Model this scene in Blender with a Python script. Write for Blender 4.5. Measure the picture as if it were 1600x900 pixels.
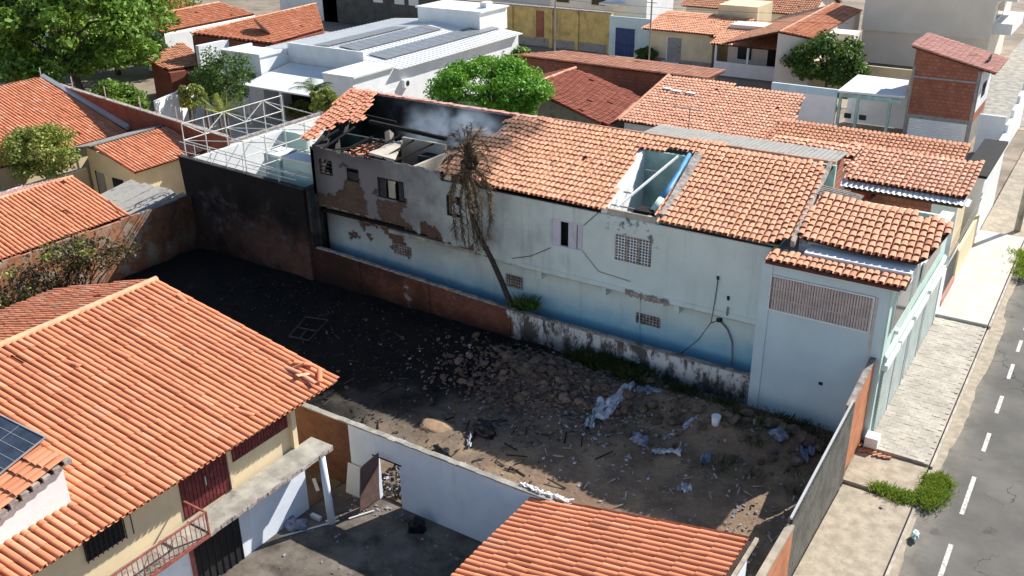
import bpy, bmesh, math, random
import numpy as np
from mathutils import Vector, Matrix
for o in list(bpy.data.objects): bpy.data.objects.remove(o)
sc = bpy.context.scene
COL = sc.collection
# ------------------------------------------------------------------ camera
F, PITCH, YAW, ROLL, H = 1491.1, .43342, .57908, -.01217, 20.0
FW = Vector((-math.sin(YAW)*math.cos(PITCH), math.cos(YAW)*math.cos(PITCH), -math.sin(PITCH)))
_r = Vector((math.cos(YAW), math.sin(YAW), 0)); _u = _r.cross(FW)
RT = _r*math.cos(ROLL) + _u*math.sin(ROLL); UP = -_r*math.sin(ROLL) + _u*math.cos(ROLL)
CAM = Vector((0, 0, H))
cd = bpy.data.cameras.new('camera'); cam = bpy.data.objects.new('camera', cd); COL.objects.link(cam)
cd.sensor_width = 36; cd.lens = F/1600*36; cd.clip_end = 2000; cd.clip_start = .1
cam.matrix_world = Matrix(((RT.x, UP.x, -FW.x, 0), (RT.y, UP.y, -FW.y, 0), (RT.z, UP.z, -FW.z, H), (0, 0, 0, 1)))
sc.camera = cam
# ------------------------------------------------------------------ light
SUN = Vector((.5, 1.18, 1.0)).normalized()
w = bpy.data.worlds.new('World'); sc.world = w; w.use_nodes = True
sky = w.node_tree.nodes.new('ShaderNodeTexSky'); sky.sky_type = 'NISHITA'; sky.sun_disc = False
sky.sun_elevation = math.asin(SUN.z); sky.sun_rotation = math.atan2(SUN.x, SUN.y)
sky.air_density = 1.2; sky.dust_density = .3; sky.ozone_density = 2.0
bg = w.node_tree.nodes['Background']; bg.inputs[1].default_value = .08
w.node_tree.links.new(sky.outputs[0], bg.inputs[0])
sl = bpy.data.lights.new('sun', 'SUN'); sl.energy = 5.0; sl.angle = math.radians(.5); sl.color = (1, .95, .87)
so = bpy.data.objects.new('sun', sl); COL.objects.link(so); so.location = (20, 60, 60)
so.rotation_euler = SUN.to_track_quat('Z', 'Y').to_euler()
vs = sc.view_settings; vs.view_transform = 'Standard'; vs.look = 'None'; vs.exposure = 0.68; vs.gamma = 1
# ------------------------------------------------------------------ photo pixel -> place
def ray(x, y): return FW*F + RT*(x-800) - UP*(y-450)
def Zp(x, y, z=0): d = ray(x, y); return CAM + d*((z-H)/d.z)
def Xp(x, y, X): d = ray(x, y); return CAM + d*(X/d.x)
def Yp(x, y, Y): d = ray(x, y); return CAM + d*(Y/d.y)
def plane(px, py, ze, ax, s):                       # roof plane through pixel at height ze, falling along ax
    P0 = Zp(px, py, ze)
    def f(x, y):
        r = ray(x, y); a = r.z + s*(r.x*ax[0]+r.y*ax[1]); b = ze - s*((CAM.x-P0.x)*ax[0]+(CAM.y-P0.y)*ax[1]) - H
        return CAM + r*(b/a)
    f.z = lambda X, Y: ze - s*((X-P0.x)*ax[0]+(Y-P0.y)*ax[1])
    f.ax, f.s = ax, s
    return f
# ------------------------------------------------------------------ materials
class N:
    def __init__(s, name):
        s.m = bpy.data.materials.new(name); s.m.use_nodes = True; s.t = s.m.node_tree; s.b = s.t.nodes['Principled BSDF']
        s.b.inputs['Specular IOR Level'].default_value = .25
        s.pos = s.n('ShaderNodeNewGeometry').outputs['Position']
    def n(s, k, **a):
        x = s.t.nodes.new(k)
        for q, v in a.items(): setattr(x, q, v)
        return x
    def set(s, sock, v):
        if hasattr(v, 'links') or isinstance(v, bpy.types.NodeSocket): s.t.links.new(v, sock)
        elif isinstance(v, (tuple, list)) and len(v) == 3 and sock.type == 'RGBA': sock.default_value = (*v, 1)
        else: sock.default_value = v
    def math(s, op, a, b=0., c=None, clamp=False):
        x = s.n('ShaderNodeMath', operation=op, use_clamp=clamp); s.set(x.inputs[0], a); s.set(x.inputs[1], b)
        if c is not None: s.set(x.inputs[2], c)
        return x.outputs[0]
    def noise(s, scale, detail=4, rough=.6, vec=None, scl=None):
        v = vec or s.pos
        if scl:
            m = s.n('ShaderNodeVectorMath', operation='MULTIPLY'); s.set(m.inputs[0], v); m.inputs[1].default_value = scl; v = m.outputs[0]
        x = s.n('ShaderNodeTexNoise'); s.set(x.inputs['Vector'], v); x.inputs['Scale'].default_value = scale
        x.inputs['Detail'].default_value = detail; x.inputs['Roughness'].default_value = rough
        return x.outputs[0]
    def ramp(s, v, a, b, lo=0., hi=1.):
        x = s.n('ShaderNodeMapRange', interpolation_type='SMOOTHSTEP'); s.set(x.inputs[0], v)
        for i, q in ((1, a), (2, b), (3, lo), (4, hi)): x.inputs[i].default_value = q
        return x.outputs[0]
    def mix(s, fac, a, b, mode='MIX'):
        x = s.n('ShaderNodeMix', data_type='RGBA', blend_type=mode); s.set(x.inputs[0], fac); s.set(x.inputs[6], a); s.set(x.inputs[7], b)
        return x.outputs[2]
    def xyz(s):
        x = s.n('ShaderNodeSeparateXYZ'); s.set(x.inputs[0], s.pos); return x.outputs
    def vary(s, col, var, scale, detail=4):
        f = s.ramp(s.noise(scale, detail), .3, .7)
        return s.mix(f, tuple(c*(1-var) for c in col), tuple(min(.95, c*(1+var)) for c in col))
    def bump(s, h, d=.02, st=.6):
        x = s.n('ShaderNodeBump'); x.inputs['Distance'].default_value = d; x.inputs['Strength'].default_value = st; s.set(x.inputs['Height'], h)
        s.t.links.new(x.outputs[0], s.b.inputs['Normal'])
    def out(s, col, rough=.85, metal=0.):
        s.set(s.b.inputs['Base Color'], col); s.set(s.b.inputs['Roughness'], rough); s.b.inputs['Metallic'].default_value = metal
        return s.m
def M(name, col, var=.15, scale=1.2, rough=.85, dirt=None, dcol=(.06, .05, .045), dscale=1.5, streak=0, bump=.01, bscale=25, metal=0., island=0.):
    k = N(name); c = k.vary(col, var, scale)
    if island:
        r = k.n('ShaderNodeObjectInfo').outputs['Random']; q = k.n('ShaderNodeNewGeometry').outputs['Random Per Island']
        f = k.math('FRACT', k.math('ADD', r, q)); c = k.mix(k.math('MULTIPLY', f, island), c, tuple(x*.35 for x in col))
    if dirt: c = k.mix(k.ramp(k.noise(dscale, 6, .65), 1-dirt-.12, 1-dirt+.16, 0, .85), c, dcol)
    if streak:
        c = k.mix(k.ramp(k.noise(1.6, 5, .7, scl=(1, 1, .13)), .56, .78, 0, streak), c, dcol)
    if bump: k.bump(k.noise(bscale, 4), bump, .5)
    return k.out(c, rough, metal)
def tile_mat(name, col, dark=.5, spots=.32, pale=(.72, .5, .36), pa=.4, soot=False):
    k = N(name)
    r = k.n('ShaderNodeObjectInfo').outputs['Random']; q = k.n('ShaderNodeNewGeometry').outputs['Random Per Island']
    f = k.math('FRACT', k.math('ADD', k.math('MULTIPLY', r, 7.3), q)); g = k.math('FRACT', k.math('MULTIPLY', f, 13.7))
    c = k.mix(f, tuple(x*.84 for x in col), tuple(min(.9, x*1.14) for x in col))
    c = k.mix(k.ramp(g, .80, 1.0, 0, pa), c, pale)
    c = k.mix(k.ramp(k.math('FRACT', k.math('MULTIPLY', f, 29.3)),   .95, .98, 0, .4), c, tuple(x*.4 for x in col))
    c = k.mix(k.ramp(k.noise(.55, 6, .7), 1-spots-.05, 1-spots+.2, 0, dark), c, (.05, .035, .03))
    c = k.mix(k.ramp(k.noise(6, 5, .7), .58, .8, 0, .3), c, (.10, .06, .045))
    c = k.mix(k.ramp(k.noise(1.4, 6, .8), .63, .70, 0, .75), c, (.045, .032, .028))
    if soot: c = k.mix(k.ramp(k.math('ADD', k.xyz()[0], k.math('MULTIPLY', k.math('SUBTRACT', k.noise(.6, 5, .65), .5), 9.)), -24.6, -21.5, .82, 0), c, (.03, .022, .02))
    k.bump(k.noise(30, 3), .01, .4)
    return k.out(c, .88)
def brick_mat(name, c1, c2, mortar, w=.24, h=.11, axis='X', soot=None, sootcol=(.008, .007, .008), msz=.02, plaster=None, scuff=False, blot=False):
    k = N(name); x, y, z = k.xyz()
    cv = k.n('ShaderNodeCombineXYZ'); k.set(cv.inputs[0], x if axis == 'X' else y); k.set(cv.inputs[1], z)
    b = k.n('ShaderNodeTexBrick'); k.set(b.inputs['Vector'], cv.outputs[0]); b.inputs['Scale'].default_value = 1
    b.inputs['Brick Width'].default_value = w; b.inputs['Row Height'].default_value = h; b.inputs['Mortar Size'].default_value = msz*.5
    b.inputs['Color1'].default_value = (*c1, 1); b.inputs['Color2'].default_value = (*c2, 1); b.inputs['Mortar'].default_value = (*mortar, 1)
    c = k.mix(k.ramp(k.noise(1.3, 5), .4, .75, 0, .6), b.outputs[0], tuple(v*.45 for v in c1))
    if plaster:
        f = k.math('ADD', k.noise(.8, 6, .65), k.math('MULTIPLY', k.ramp(x, plaster[0], plaster[1]), .32))
        c = k.mix(k.ramp(f, .62, .72), c, k.mix(k.ramp(k.noise(1.7, 7, .75, scl=(1, 1, .4)), .46, .57), (.68, .68, .67), (.11, .10, .095)))
    if blot: c = k.mix(k.ramp(k.noise(1.2, 6, .7), .50, .58, 0, .85), c, (.42, .36, .30)); c = k.mix(k.ramp(k.noise(.9, 6, .7, scl=(1, 1.3, .7)), .56, .64, 0, .8), c, (.17, .12, .09))
    if soot:
        for (v, a, bb, lo, hi) in soot:
            s0 = {'x': x, 'y': y, 'z': z}[v]
            f = k.math('ADD', s0, k.math('MULTIPLY', k.math('SUBTRACT', k.noise(.45, 5, .6), .5), abs(bb-a)*1.6))
            c = k.mix(k.ramp(f, min(a, bb), max(a, bb), *((lo, hi) if a < bb else (hi, lo))), c, sootcol)
    if scuff: c = k.mix(k.math('MULTIPLY', k.ramp(k.noise(.9, 8, .75, scl=(1, 1, 1.5)), .52, .66), k.math('MULTIPLY', k.ramp(z, 4.7, 2.8), .6)), c, (.115, .105, .105)); c = k.mix(k.ramp(k.noise(.55, 6, .65), .5, .68, 0, .75), c, (.005, .005, .006)); c = k.mix(k.ramp(k.noise(2.5, 6, .75, scl=(1, 1, .15)), .56, .75, 0, .5), c, (.055, .05, .052))
    k.bump(k.math('ADD', k.math('MULTIPLY', b.outputs[1], -1.), k.math('MULTIPLY', k.noise(20, 3), .4)), .02, .8)
    return k.out(c, .92)

MT = {}
MT['tile_orange'] = tile_mat('clay_tile_orange', (.66, .255, .135), .55, .30, pa=.18)
MT['tile_pale'] = tile_mat('clay_tile_pale', (.68, .34, .225), .6, .30, (.85, .65, .5))
MT['tile_red'] = tile_mat('clay_tile_red', (.36, .115, .075), .45, .38, (.5, .2, .12))
MT['tile_old'] = tile_mat('clay_tile_old', (.58, .27, .16), .7, .36, (.6, .33, .2))
MT['tile_mid'] = tile_mat('clay_tile_mid', (.62, .235, .125), .6, .33)
MT['tile_pink'] = tile_mat('clay_tile_pink', (.64, .33, .27), .4, .3)
MT['ridge'] = M('ridge_mortar', (.66, .40, .24), .2, 3, dirt=.32, dcol=(.2, .12, .08))
MT['deck'] = M('dark_roof_wood', (.07, .04, .03), .3, 4)
MT['mortar'] = M('grey_mortar', (.36, .31, .28), .35, 5, dirt=.42, bump=.03, bscale=12)
MT['white'] = M('white_paint', (.78, .79, .79), .06, 1, dirt=.24, dcol=(.5, .49, .47), streak=.25)
MT['white_clean'] = M('white_plaster', (.80, .81, .82), .05, 1, dirt=.22, streak=.3, dcol=(.45, .45, .44))
MT['yardwhite'] = M('weathered_white_limewash', (.76, .82, .93), .06, 1, dirt=.25, dcol=(.45, .45, .46), streak=.45)
MT['cream'] = M('cream_paint', (.72, .60, .40), .08, .8, dirt=.28, dcol=(.45, .36, .24), streak=.35)
MT['beige'] = M('beige_paint', (.80, .72, .63), .05, .5, dirt=.25, dcol=(.66, .58, .5), streak=.15)
MT['yellow'] = M('yellow_paint', (.62, .45, .17), .15, 1.5, dirt=.38, dcol=(.2, .15, .09), dscale=.7, streak=.75)
MT['mint'] = M('mint_paint', (.55, .70, .64), .08, 1, dirt=.25, dcol=(.35, .42, .39), streak=.3)
MT['mint_old'] = M('old_mint_paint', (.36, .52, .47), .2, 1.5, dirt=.4, dcol=(.55, .6, .56), streak=.4)
MT['concrete'] = M('weathered_concrete', (.34, .32, .28), .3, 1.5, dirt=.38, dcol=(.14, .13, .11), dscale=2, bump=.015)
MT['sidewalk'] = M('sidewalk_concrete', (.38, .325, .25), .2, 2.5, dirt=.37, dcol=(.24, .20, .165), dscale=4.5, bump=.02)
MT['sidewalk_pale'] = M('pale_sidewalk', (.56, .53, .48), .1, 1.2, dirt=.25, dcol=(.45, .42, .38))
MT['paver'] = M('cement_paver', (.47, .43, .37), .15, .8, dirt=.33, dcol=(.32, .29, .26), dscale=2.2, island=.25)
MT['kerb'] = M('kerb_stone', (.47, .42, .36), .25, 3, dirt=.36)
MT['paint'] = M('road_paint', (.66, .64, .60), .1, 6, dirt=.47, dcol=(.25, .24, .23), dscale=7)
MT['metal_grey'] = M('grey_fibre_cement', (.33, .32, .30), .25, 1.5, dirt=.42, dcol=(.12, .11, .10))
MT['metal_white'] = M('white_sheet_metal', (.76, .77, .77), .06, 1, .5, dirt=.26, dcol=(.55, .53, .5), bump=0)
MT['galv'] = M('galvanised_fence_sheet', (.33, .31, .27), .25, 1.5, .6, dirt=.35, dcol=(.18, .15, .12), streak=.45, bump=0)
MT['tube_white'] = M('white_steel_tube', (.72, .71, .68), .15, 5, .5, dirt=.3, dcol=(.35, .25, .18), bump=0)
MT['pv'] = M('solar_cell', (.045, .06, .09), .25, 3, .2, bump=0)
MT['pv_far'] = M('solar_cell_grey', (.20, .21, .23), .12, 2, .35, bump=0)
MT['alu'] = M('aluminium_frame', (.6, .6, .6), .05, 2, .4, metal=.6, bump=0)
MT['dark'] = M('dark_interior', (.02, .02, .022), .2, 2, bump=0)
MT['black'] = M('black_iron', (.025, .025, .028), .2, 4, .5, bump=0)
MT['burgundy'] = M('burgundy_painted_wood', (.13, .022, .026), .3, 5, .55, dirt=.35, dcol=(.28, .15, .13), dscale=6, bump=.005)
MT['redrail'] = M('faded_red_iron', (.30, .10, .08), .3, 5, .6, bump=0)
MT['lilac'] = M('lilac_shutter_paint', (.60, .58, .66), .08, 3, .6, dirt=.22, dcol=(.45, .43, .47))
MT['curtain'] = M('curtain_cloth', (.60, .50, .47), .12, 3, .9, bump=0)
MT['glass'] = M('dark_window_glass', (.03, .04, .05), .2, 2, .12, bump=0)
MT['shutter'] = M('grey_roller_shutter', (.34, .39, .38), .12, 2, .5, dirt=.28, dcol=(.22, .24, .23), bump=0)
MT['bluegate'] = M('navy_gate_paint', (.03, .06, .16), .2, 2, .5, bump=0)
MT['brick_orange'] = brick_mat('orange_hollow_brick', (.50, .17, .08), (.40, .13, .06), (.30, .24, .20), .3, .2)
MT['brick_brown'] = brick_mat('brown_infill_brick', (.19, .085, .05), (.14, .065, .04), (.15, .11, .09), .3, .2)
MT['brick_red_x'] = brick_mat('red_hollow_brick', (.48, .15, .085), (.36, .11, .065), (.20, .13, .105), .35, .26, msz=.07)
MT['brick_yard'] = brick_mat('garden_wall_brick', (.30, .09, .055), (.25, .075, .045), (.21, .12, .09), .25, .12)
MT['brick_left'] = brick_mat('lot_side_brick', (.60, .22, .10), (.36, .16, .09), (.34, .27, .21), .25, .12, 'Y', soot=[('y', 26.0, 31, 0, .8), ('z', .8, 0, 0, .6)], blot=True)
MT['brick_burnt'] = brick_mat('sooty_brick', (.17, .085, .06), (.13, .065, .05), (.10, .08, .07), .24, .12, 'X', soot=[('z', 1.4, 3.6, .2, .96), ('x', -35, -40, 0, .6)], sootcol=(.009, .0095, .012), scuff=True)
MT['brick_bound'] = brick_mat('boundary_brick', (.27, .095, .06), (.17, .07, .05), (.11, .08, .07), .24, .12, 'X', soot=[('x', -21.5, -30, 0, .75), ('z', 1.1, .1, 0, .6)], plaster=(-21.5, -20.0))
MT['brick_patch'] = brick_mat('bare_brick', (.17, .10, .075), (.12, .075, .06), (.10, .085, .075), .24, .13, 'X', soot=[('x', -29, -34, 0, .5)])
MT['charred'] = M('charred_wood', (.012, .011, .011), .5, 6, .9, dirt=.3, dcol=(.10, .095, .09), dscale=5)
MT['charplaster'] = M('charred_plaster', (.05, .05, .055), .5, 1, .95, dirt=.4, dcol=(.012, .011, .012), streak=.6)
MT['smokedcream'] = M('smoke_stained_plaster', (.48, .43, .36), .15, 1.2, .9, dirt=.38, dcol=(.15, .13, .12), streak=.5)
MT['greenwall'] = M('dark_green_room_paint', (.035, .06, .05), .3, 1.2, .9, dirt=.35, dcol=(.01, .011, .01))
MT['tarp'] = M('blue_tarpaulin', (.08, .28, .55), .2, 3, .5)
MT['plastic'] = M('white_plastic_sheet', (.50, .52, .58), .2, 6, .4, dirt=.45, dcol=(.16, .15, .16), dscale=5)
MT['plasticb'] = M('grey_blue_rubbish_bag', (.20, .22, .30), .3, 6, .4, dirt=.33, dcol=(.08, .08, .1), dscale=5)
MT['blackbag'] = M('black_rubbish_bag', (.012, .012, .014), .3, 6, .3, bump=0)
MT['stone'] = M('rubble_stone', (.17, .12, .09), .4, 2.5, .95, island=.5, dirt=.42, dcol=(.05, .045, .04), bump=.03, bscale=9)
MT['litter'] = M('litter', (.38, .37, .40), .4, 8, .8, island=.9)
MT['rust'] = M('rusty_sheet', (.17, .105, .09), .25, 3, .8, dirt=.3, dcol=(.07, .05, .04))
MT['cable'] = M('cable_rubber', (.03, .03, .03), .1, 3, .7, bump=0)
MT['pipe'] = M('grey_pipe', (.22, .22, .22), .2, 3, .6, bump=0)
MT['sootmetal'] = M('sooty_metal', (.06, .055, .05), .3, 4, .8, bump=0)
MT['bark'] = M('bark', (.12, .085, .06), .3, 8, .95, bump=.02)
MT['palmtrunk'] = M('scorched_palm_trunk', (.055, .045, .038), .4, 10, .95, bump=.03)
MT['dryfrond'] = M('dry_palm_frond', (.21, .155, .10), .4, 2, .9, bump=0, island=.9)
def leafmat(name, col, isl=.75):
    k = N(name); q = k.n('ShaderNodeNewGeometry').outputs['Random Per Island']
    c = k.mix(q, tuple(x*(1-isl*.75) for x in col), tuple(x*(1+isl*.7) for x in col)); c = k.mix(k.ramp(k.noise(.5, 3), .4, .65, 0, .4), c, tuple(x*a for x, a in zip(col, (1.5, 1.25, .7))))
    m = k.out(c, .55); k.b.inputs['Specular IOR Level'].default_value = .35
    tr = k.n('ShaderNodeBsdfTranslucent'); k.set(tr.inputs[0], k.mix(.3, c, (.2, .3, .02))); ms = k.n('ShaderNodeMixShader'); ms.inputs[0].default_value = .28
    o = k.t.nodes['Material Output']; k.t.links.new(k.b.outputs[0], ms.inputs[1]); k.t.links.new(tr.outputs[0], ms.inputs[2]); k.t.links.new(ms.outputs[0], o.inputs[0])
    return m
MT['leaf'] = leafmat('tree_leaf', (.145, .26, .04)); MT['leaf_bright'] = leafmat('round_tree_leaf', (.15, .36, .035), .6)
MT['leaf_olive'] = leafmat('shrub_leaf', (.26, .31, .08)); MT['leaf_dark'] = leafmat('dark_leaf', (.07, .14, .03))
MT['leaf_dry'] = leafmat('scorched_leaf', (.12, .09, .055), .85); MT['grass'] = leafmat('weed_leaf', (.24, .33, .06))
MT['weed_dark'] = leafmat('dark_weed_leaf', (.04, .055, .02)); MT['palmleaf'] = leafmat('palm_leaf', (.06, .12, .03))  # lot weeds have dark brown-green leaves of their own
# paint of the long house
def long_wall_mat():
    k = N('long_house_paint'); x, y, z = k.xyz()
    c = k.vary((.64, .73, .71), .06, .7)
    blue = k.ramp(k.math('ADD', z, k.math('MULTIPLY', k.math('SUBTRACT', k.noise(1.2, 6, .7), .5), 1.1)), 1.15, 2.95, 1, 0)
    c = k.mix(k.math('MULTIPLY', blue, .92), c, (.15, .39, .55))
    c = k.mix(k.ramp(k.noise(1.6, 6, .7, scl=(1, 1, .1)), .52, .78, 0, .45), c, (.2, .2, .2))
    so_ = k.math('ADD', x, k.math('MULTIPLY', k.math('SUBTRACT', k.noise(.5, 6, .65), .5), 16.))
    up = k.ramp(z, 2.0, 4.2, .35, .92)
    c = k.mix(k.math('MULTIPLY', k.ramp(so_, -29, -18, 1, 0), up), c, (.16, .14, .155))
    hi = k.math('MULTIPLY', k.ramp(x, -31, -23.5, 1, 0), k.ramp(k.math('ADD', z, k.math('MULTIPLY', k.noise(1, 5), 1.5)), 6.6, 8.0, 0, .6))
    c = k.mix(hi, c, (.05, .045, .05))
    c = k.mix(k.ramp(x, -32.6, -31.0, .75, 0), c, (.03, .03, .035))
    d1 = k.math('MULTIPLY', k.ramp(k.noise(2.2, 6, .75), .54, .6), k.math('MULTIPLY', k.math('MULTIPLY', k.ramp(x, -16.6, -16.1), k.ramp(x, -13.9, -14.4)), k.ramp(z, 5.3, 5.75)))
    c = k.mix(k.math('MULTIPLY', d1, .8), c, (.06, .06, .06))
    k.bump(k.noise(18, 4), .012, .4)
    return k.out(c, .85)
MT['longwall'] = long_wall_mat()
def lot_mat():
    k = N('burnt_lot_soil'); x, y, z = k.xyz()
    c = k.mix(k.ramp(k.noise(.8, 6, .65), .35, .68), (.17, .115, .078), (.29, .205, .135))
    c = k.mix(k.ramp(k.noise(5, 6, .7), .52, .72, 0, .6), c, (.10, .08, .065))
    c = k.mix(k.ramp(k.noise(14, 4, .7), .64, .72, 0, .55), c, (.40, .36, .33))
    n = k.math('SUBTRACT', k.noise(.28, 7, .62), .5)
    g = k.math('ADD', k.math('ADD', x, k.math('MULTIPLY', y, -.62)), k.math('MULTIPLY', n, 12.))      # soot grows towards the back of the lot
    f = k.ramp(g, -34.5, -37.5, 1, 0); f = k.ramp(g, -37.2, -33.6, 1, 0)
    c = k.mix(k.math('MULTIPLY', f, .97), c, k.mix(k.ramp(k.noise(1.6, 8, .8), .55, .72, 0, .8), (.003, .003, .0035), (.03, .028, .028)))
    ash = k.math('MULTIPLY', k.ramp(g, -38.5, -35.0, 0, 1), k.ramp(g, -33, -30, 1, 0))
    c = k.mix(k.math('MULTIPLY', ash, .55), c, (.10, .09, .08))
    k.bump(k.noise(6, 6, .7), .08, .8)
    return k.out(c, .95)
MT['lot'] = lot_mat()
def road_mat():
    k = N('asphalt'); x, y, z = k.xyz()
    c = k.vary((.135, .128, .118), .2, .5, 6)
    c = k.mix(k.ramp(k.noise(2.5, 6, .7), .55, .75, 0, .5), c, (.18, .165, .145))
    c = k.mix(k.ramp(k.noise(1.1, 5, .6), .62, .72, 0, .5), c, (.045, .044, .043))
    c = k.mix(k.math('MULTIPLY', k.ramp(x, -1.7, -2.7), k.ramp(k.noise(1.5, 5), .35, .6, .1, .6)), c, (.30, .26, .21))
    v = k.n('ShaderNodeTexVoronoi', feature='DISTANCE_TO_EDGE'); k.set(v.inputs['Vector'], k.pos); v.inputs['Scale'].default_value = .4; dn = k.n('ShaderNodeVectorMath', operation='MULTIPLY_ADD'); nt = k.n('ShaderNodeTexNoise'); k.set(nt.inputs['Vector'], k.pos); nt.inputs['Scale'].default_value = 1.1; nt.inputs['Detail'].default_value = 6; k.set(dn.inputs[0], nt.outputs['Color']); dn.inputs[1].default_value = (1.6, 1.6, 0); k.set(dn.inputs[2], k.pos); k.set(v.inputs['Vector'], dn.outputs[0])
    c = k.mix(k.math('MULTIPLY', k.ramp(v.outputs[0], .012, .0), k.ramp(k.noise(.4, 2), .5, .6)), c, (.03, .03, .03))
    k.bump(k.noise(60, 3), .01, .6)
    return k.out(c, .9)
MT['road'] = road_mat()
MT['earth'] = M('town_ground', (.27, .22, .17), .25, .3, dirt=.4, dcol=(.12, .10, .08), dscale=.4)
MT['yard'] = M('yard_cement', (.17, .145, .12), .3, .8, dirt=.47, dcol=(.04, .034, .03), dscale=.9, bump=.01)
# ------------------------------------------------------------------ builders
def add(name, me, mat=None, parent=None, kind=None, label=None, cat=None, group=None):
    if mat is not None and not me.materials: me.materials.append(MT[mat] if isinstance(mat, str) else mat)
    o = bpy.data.objects.new(name, me); COL.objects.link(o)
    if parent is not None:
        o.parent = parent
        if parent.type == 'EMPTY': o.matrix_parent_inverse = Matrix.Translation(-parent.location)
    props(o, label, cat, group, kind); return o
def props(o, label=None, cat=None, group=None, kind=None):
    for k, v in (('label', label), ('category', cat), ('group', group), ('kind', kind)):
        if v: o[k] = v
    return o
def thing(name, loc, label, cat, group=None):
    o = bpy.data.objects.new(name, None); COL.objects.link(o); o.location = loc; o.empty_display_size = .2
    return props(o, label, cat, group)
class MB:
    def __init__(s): s.v = []; s.f = []
    def box(s, x0, x1, y0, y1, z0, z1):
        return s.pts([(x0, y0, z0), (x1, y0, z0), (x1, y1, z0), (x0, y1, z0), (x0, y0, z1), (x1, y0, z1), (x1, y1, z1), (x0, y1, z1)])
    def pts(s, p8):
        n = len(s.v); s.v += [tuple(p) for p in p8]
        s.f += [tuple(n+i for i in q) for q in ((0, 3, 2, 1), (4, 5, 6, 7), (0, 1, 5, 4), (1, 2, 6, 5), (2, 3, 7, 6), (3, 0, 4, 7))]; return s
    def prism(s, bot, top):                       # bot/top: same-length rings
        n = len(s.v); k = len(bot); s.v += [tuple(p) for p in bot]+[tuple(p) for p in top]
        s.f += [tuple(n+i for i in reversed(range(k))), tuple(n+k+i for i in range(k))]
        for i in range(k): j = (i+1) % k; s.f.append((n+i, n+j, n+k+j, n+k+i))
        return s
    def bar(s, a, b, w=.05, h=None):              # square bar between two points
        a = Vector(a); b = Vector(b); d = (b-a).normalized(); h = h or w
        x = d.cross(Vector((0, 0, 1)));  x = x.normalized() if x.length > 1e-3 else Vector((1, 0, 0)); y = x.cross(d)
        r = [(x*i*w+y*j*h)*.5 for i, j in ((-1, -1), (1, -1), (1, 1), (-1, 1))]
        return s.prism([a+q for q in r], [b+q for q in r])
    def tube(s, P, R, k=7):
        P = [Vector(p) for p in P]; n0 = len(s.v); R = R if hasattr(R, '__len__') else [R]*len(P)
        for i, p in enumerate(P):
            d = (P[min(i+1, len(P)-1)]-P[max(i-1, 0)]).normalized(); x = d.cross(Vector((.13, .2, 1)));  x = x.normalized() if x.length > 1e-3 else Vector((1, 0, 0)); y = x.cross(d)
            for j in range(k): a = 2*math.pi*j/k; s.v.append(tuple(p+(x*math.cos(a)+y*math.sin(a))*R[i]))
        for i in range(len(P)-1):
            for j in range(k): s.f.append((n0+i*k+j, n0+i*k+(j+1) % k, n0+(i+1)*k+(j+1) % k, n0+(i+1)*k+j))
        s.f += [tuple(n0+j for j in reversed(range(k))), tuple(n0+(len(P)-1)*k+j for j in range(k))]; return s
    def build(s, name, mat, parent=None, smooth=False, **kw):
        me = bpy.data.meshes.new(name); me.from_pydata(s.v, [], s.f); me.validate(); me.update()
        bm = bmesh.new(); bm.from_mesh(me); bmesh.ops.recalc_face_normals(bm, faces=bm.faces); bm.to_mesh(me); bm.free()
        if smooth: me.shade_smooth()
        return add(name, me, mat, parent, **kw)
def bx(name, mat, parent, x0, x1, y0, y1, z0, z1, **kw): return MB().box(x0, x1, y0, y1, z0, z1).build(name, mat, parent, **kw)
def quick_mesh(name, V, Q):
    V = np.asarray(V, np.float32); Q = np.asarray(Q, np.int32); me = bpy.data.meshes.new(name); k = Q.shape[1]
    me.vertices.add(len(V)); me.vertices.foreach_set('co', V.ravel()); me.loops.add(Q.size); me.loops.foreach_set('vertex_index', Q.ravel())
    me.polygons.add(len(Q)); me.polygons.foreach_set('loop_start', np.arange(0, Q.size, k, dtype=np.int32)); me.update(calc_edges=True); return me
def inpoly(px, py, poly):
    ins = np.zeros(len(px), bool); n = len(poly); j = n-1
    for i in range(n):
        xi, yi = poly[i]; xj, yj = poly[j]
        if yi != yj: ins ^= ((yi > py) != (yj > py)) & (px < (xj-xi)*(py-yi)/(yj-yi)+xi)
        j = i
    return ins
# half-barrel tile; runs down local +Y (fall), x across, z = roof normal
def tile_tpl(seg, r0, r1, L, lift, inv, hf=.6):
    V = []
    for (y, r, zo) in ((-L/2, r0, 0.), (L/2, r1, lift)):
        for i in range(seg+1):
            a = math.pi*i/seg; z = math.sin(a)*r*hf
            V.append((-math.cos(a)*r, y, (zo-z) if inv else (zo+z)))
    if not inv:                                    # front lip gives the tile its thickness
        V += V[seg+1:2*seg+2]                     # own vertices: a crisp edge under smooth shading
        for i in range(seg+1):
            a = math.pi*i/seg; V.append((-math.cos(a)*(r1-.016), L/2, lift+math.sin(a)*(r1-.02)*hf))
    n = seg+1; Q = [(i, i+1, n+i+1, n+i) for i in range(seg)]
    if not inv: Q += [(2*n+i, 2*n+i+1, 3*n+i+1, 3*n+i) for i in range(seg)]
    return np.array(V, np.float32), np.array(Q, np.int32)
TILE_CACHE = {}
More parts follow.
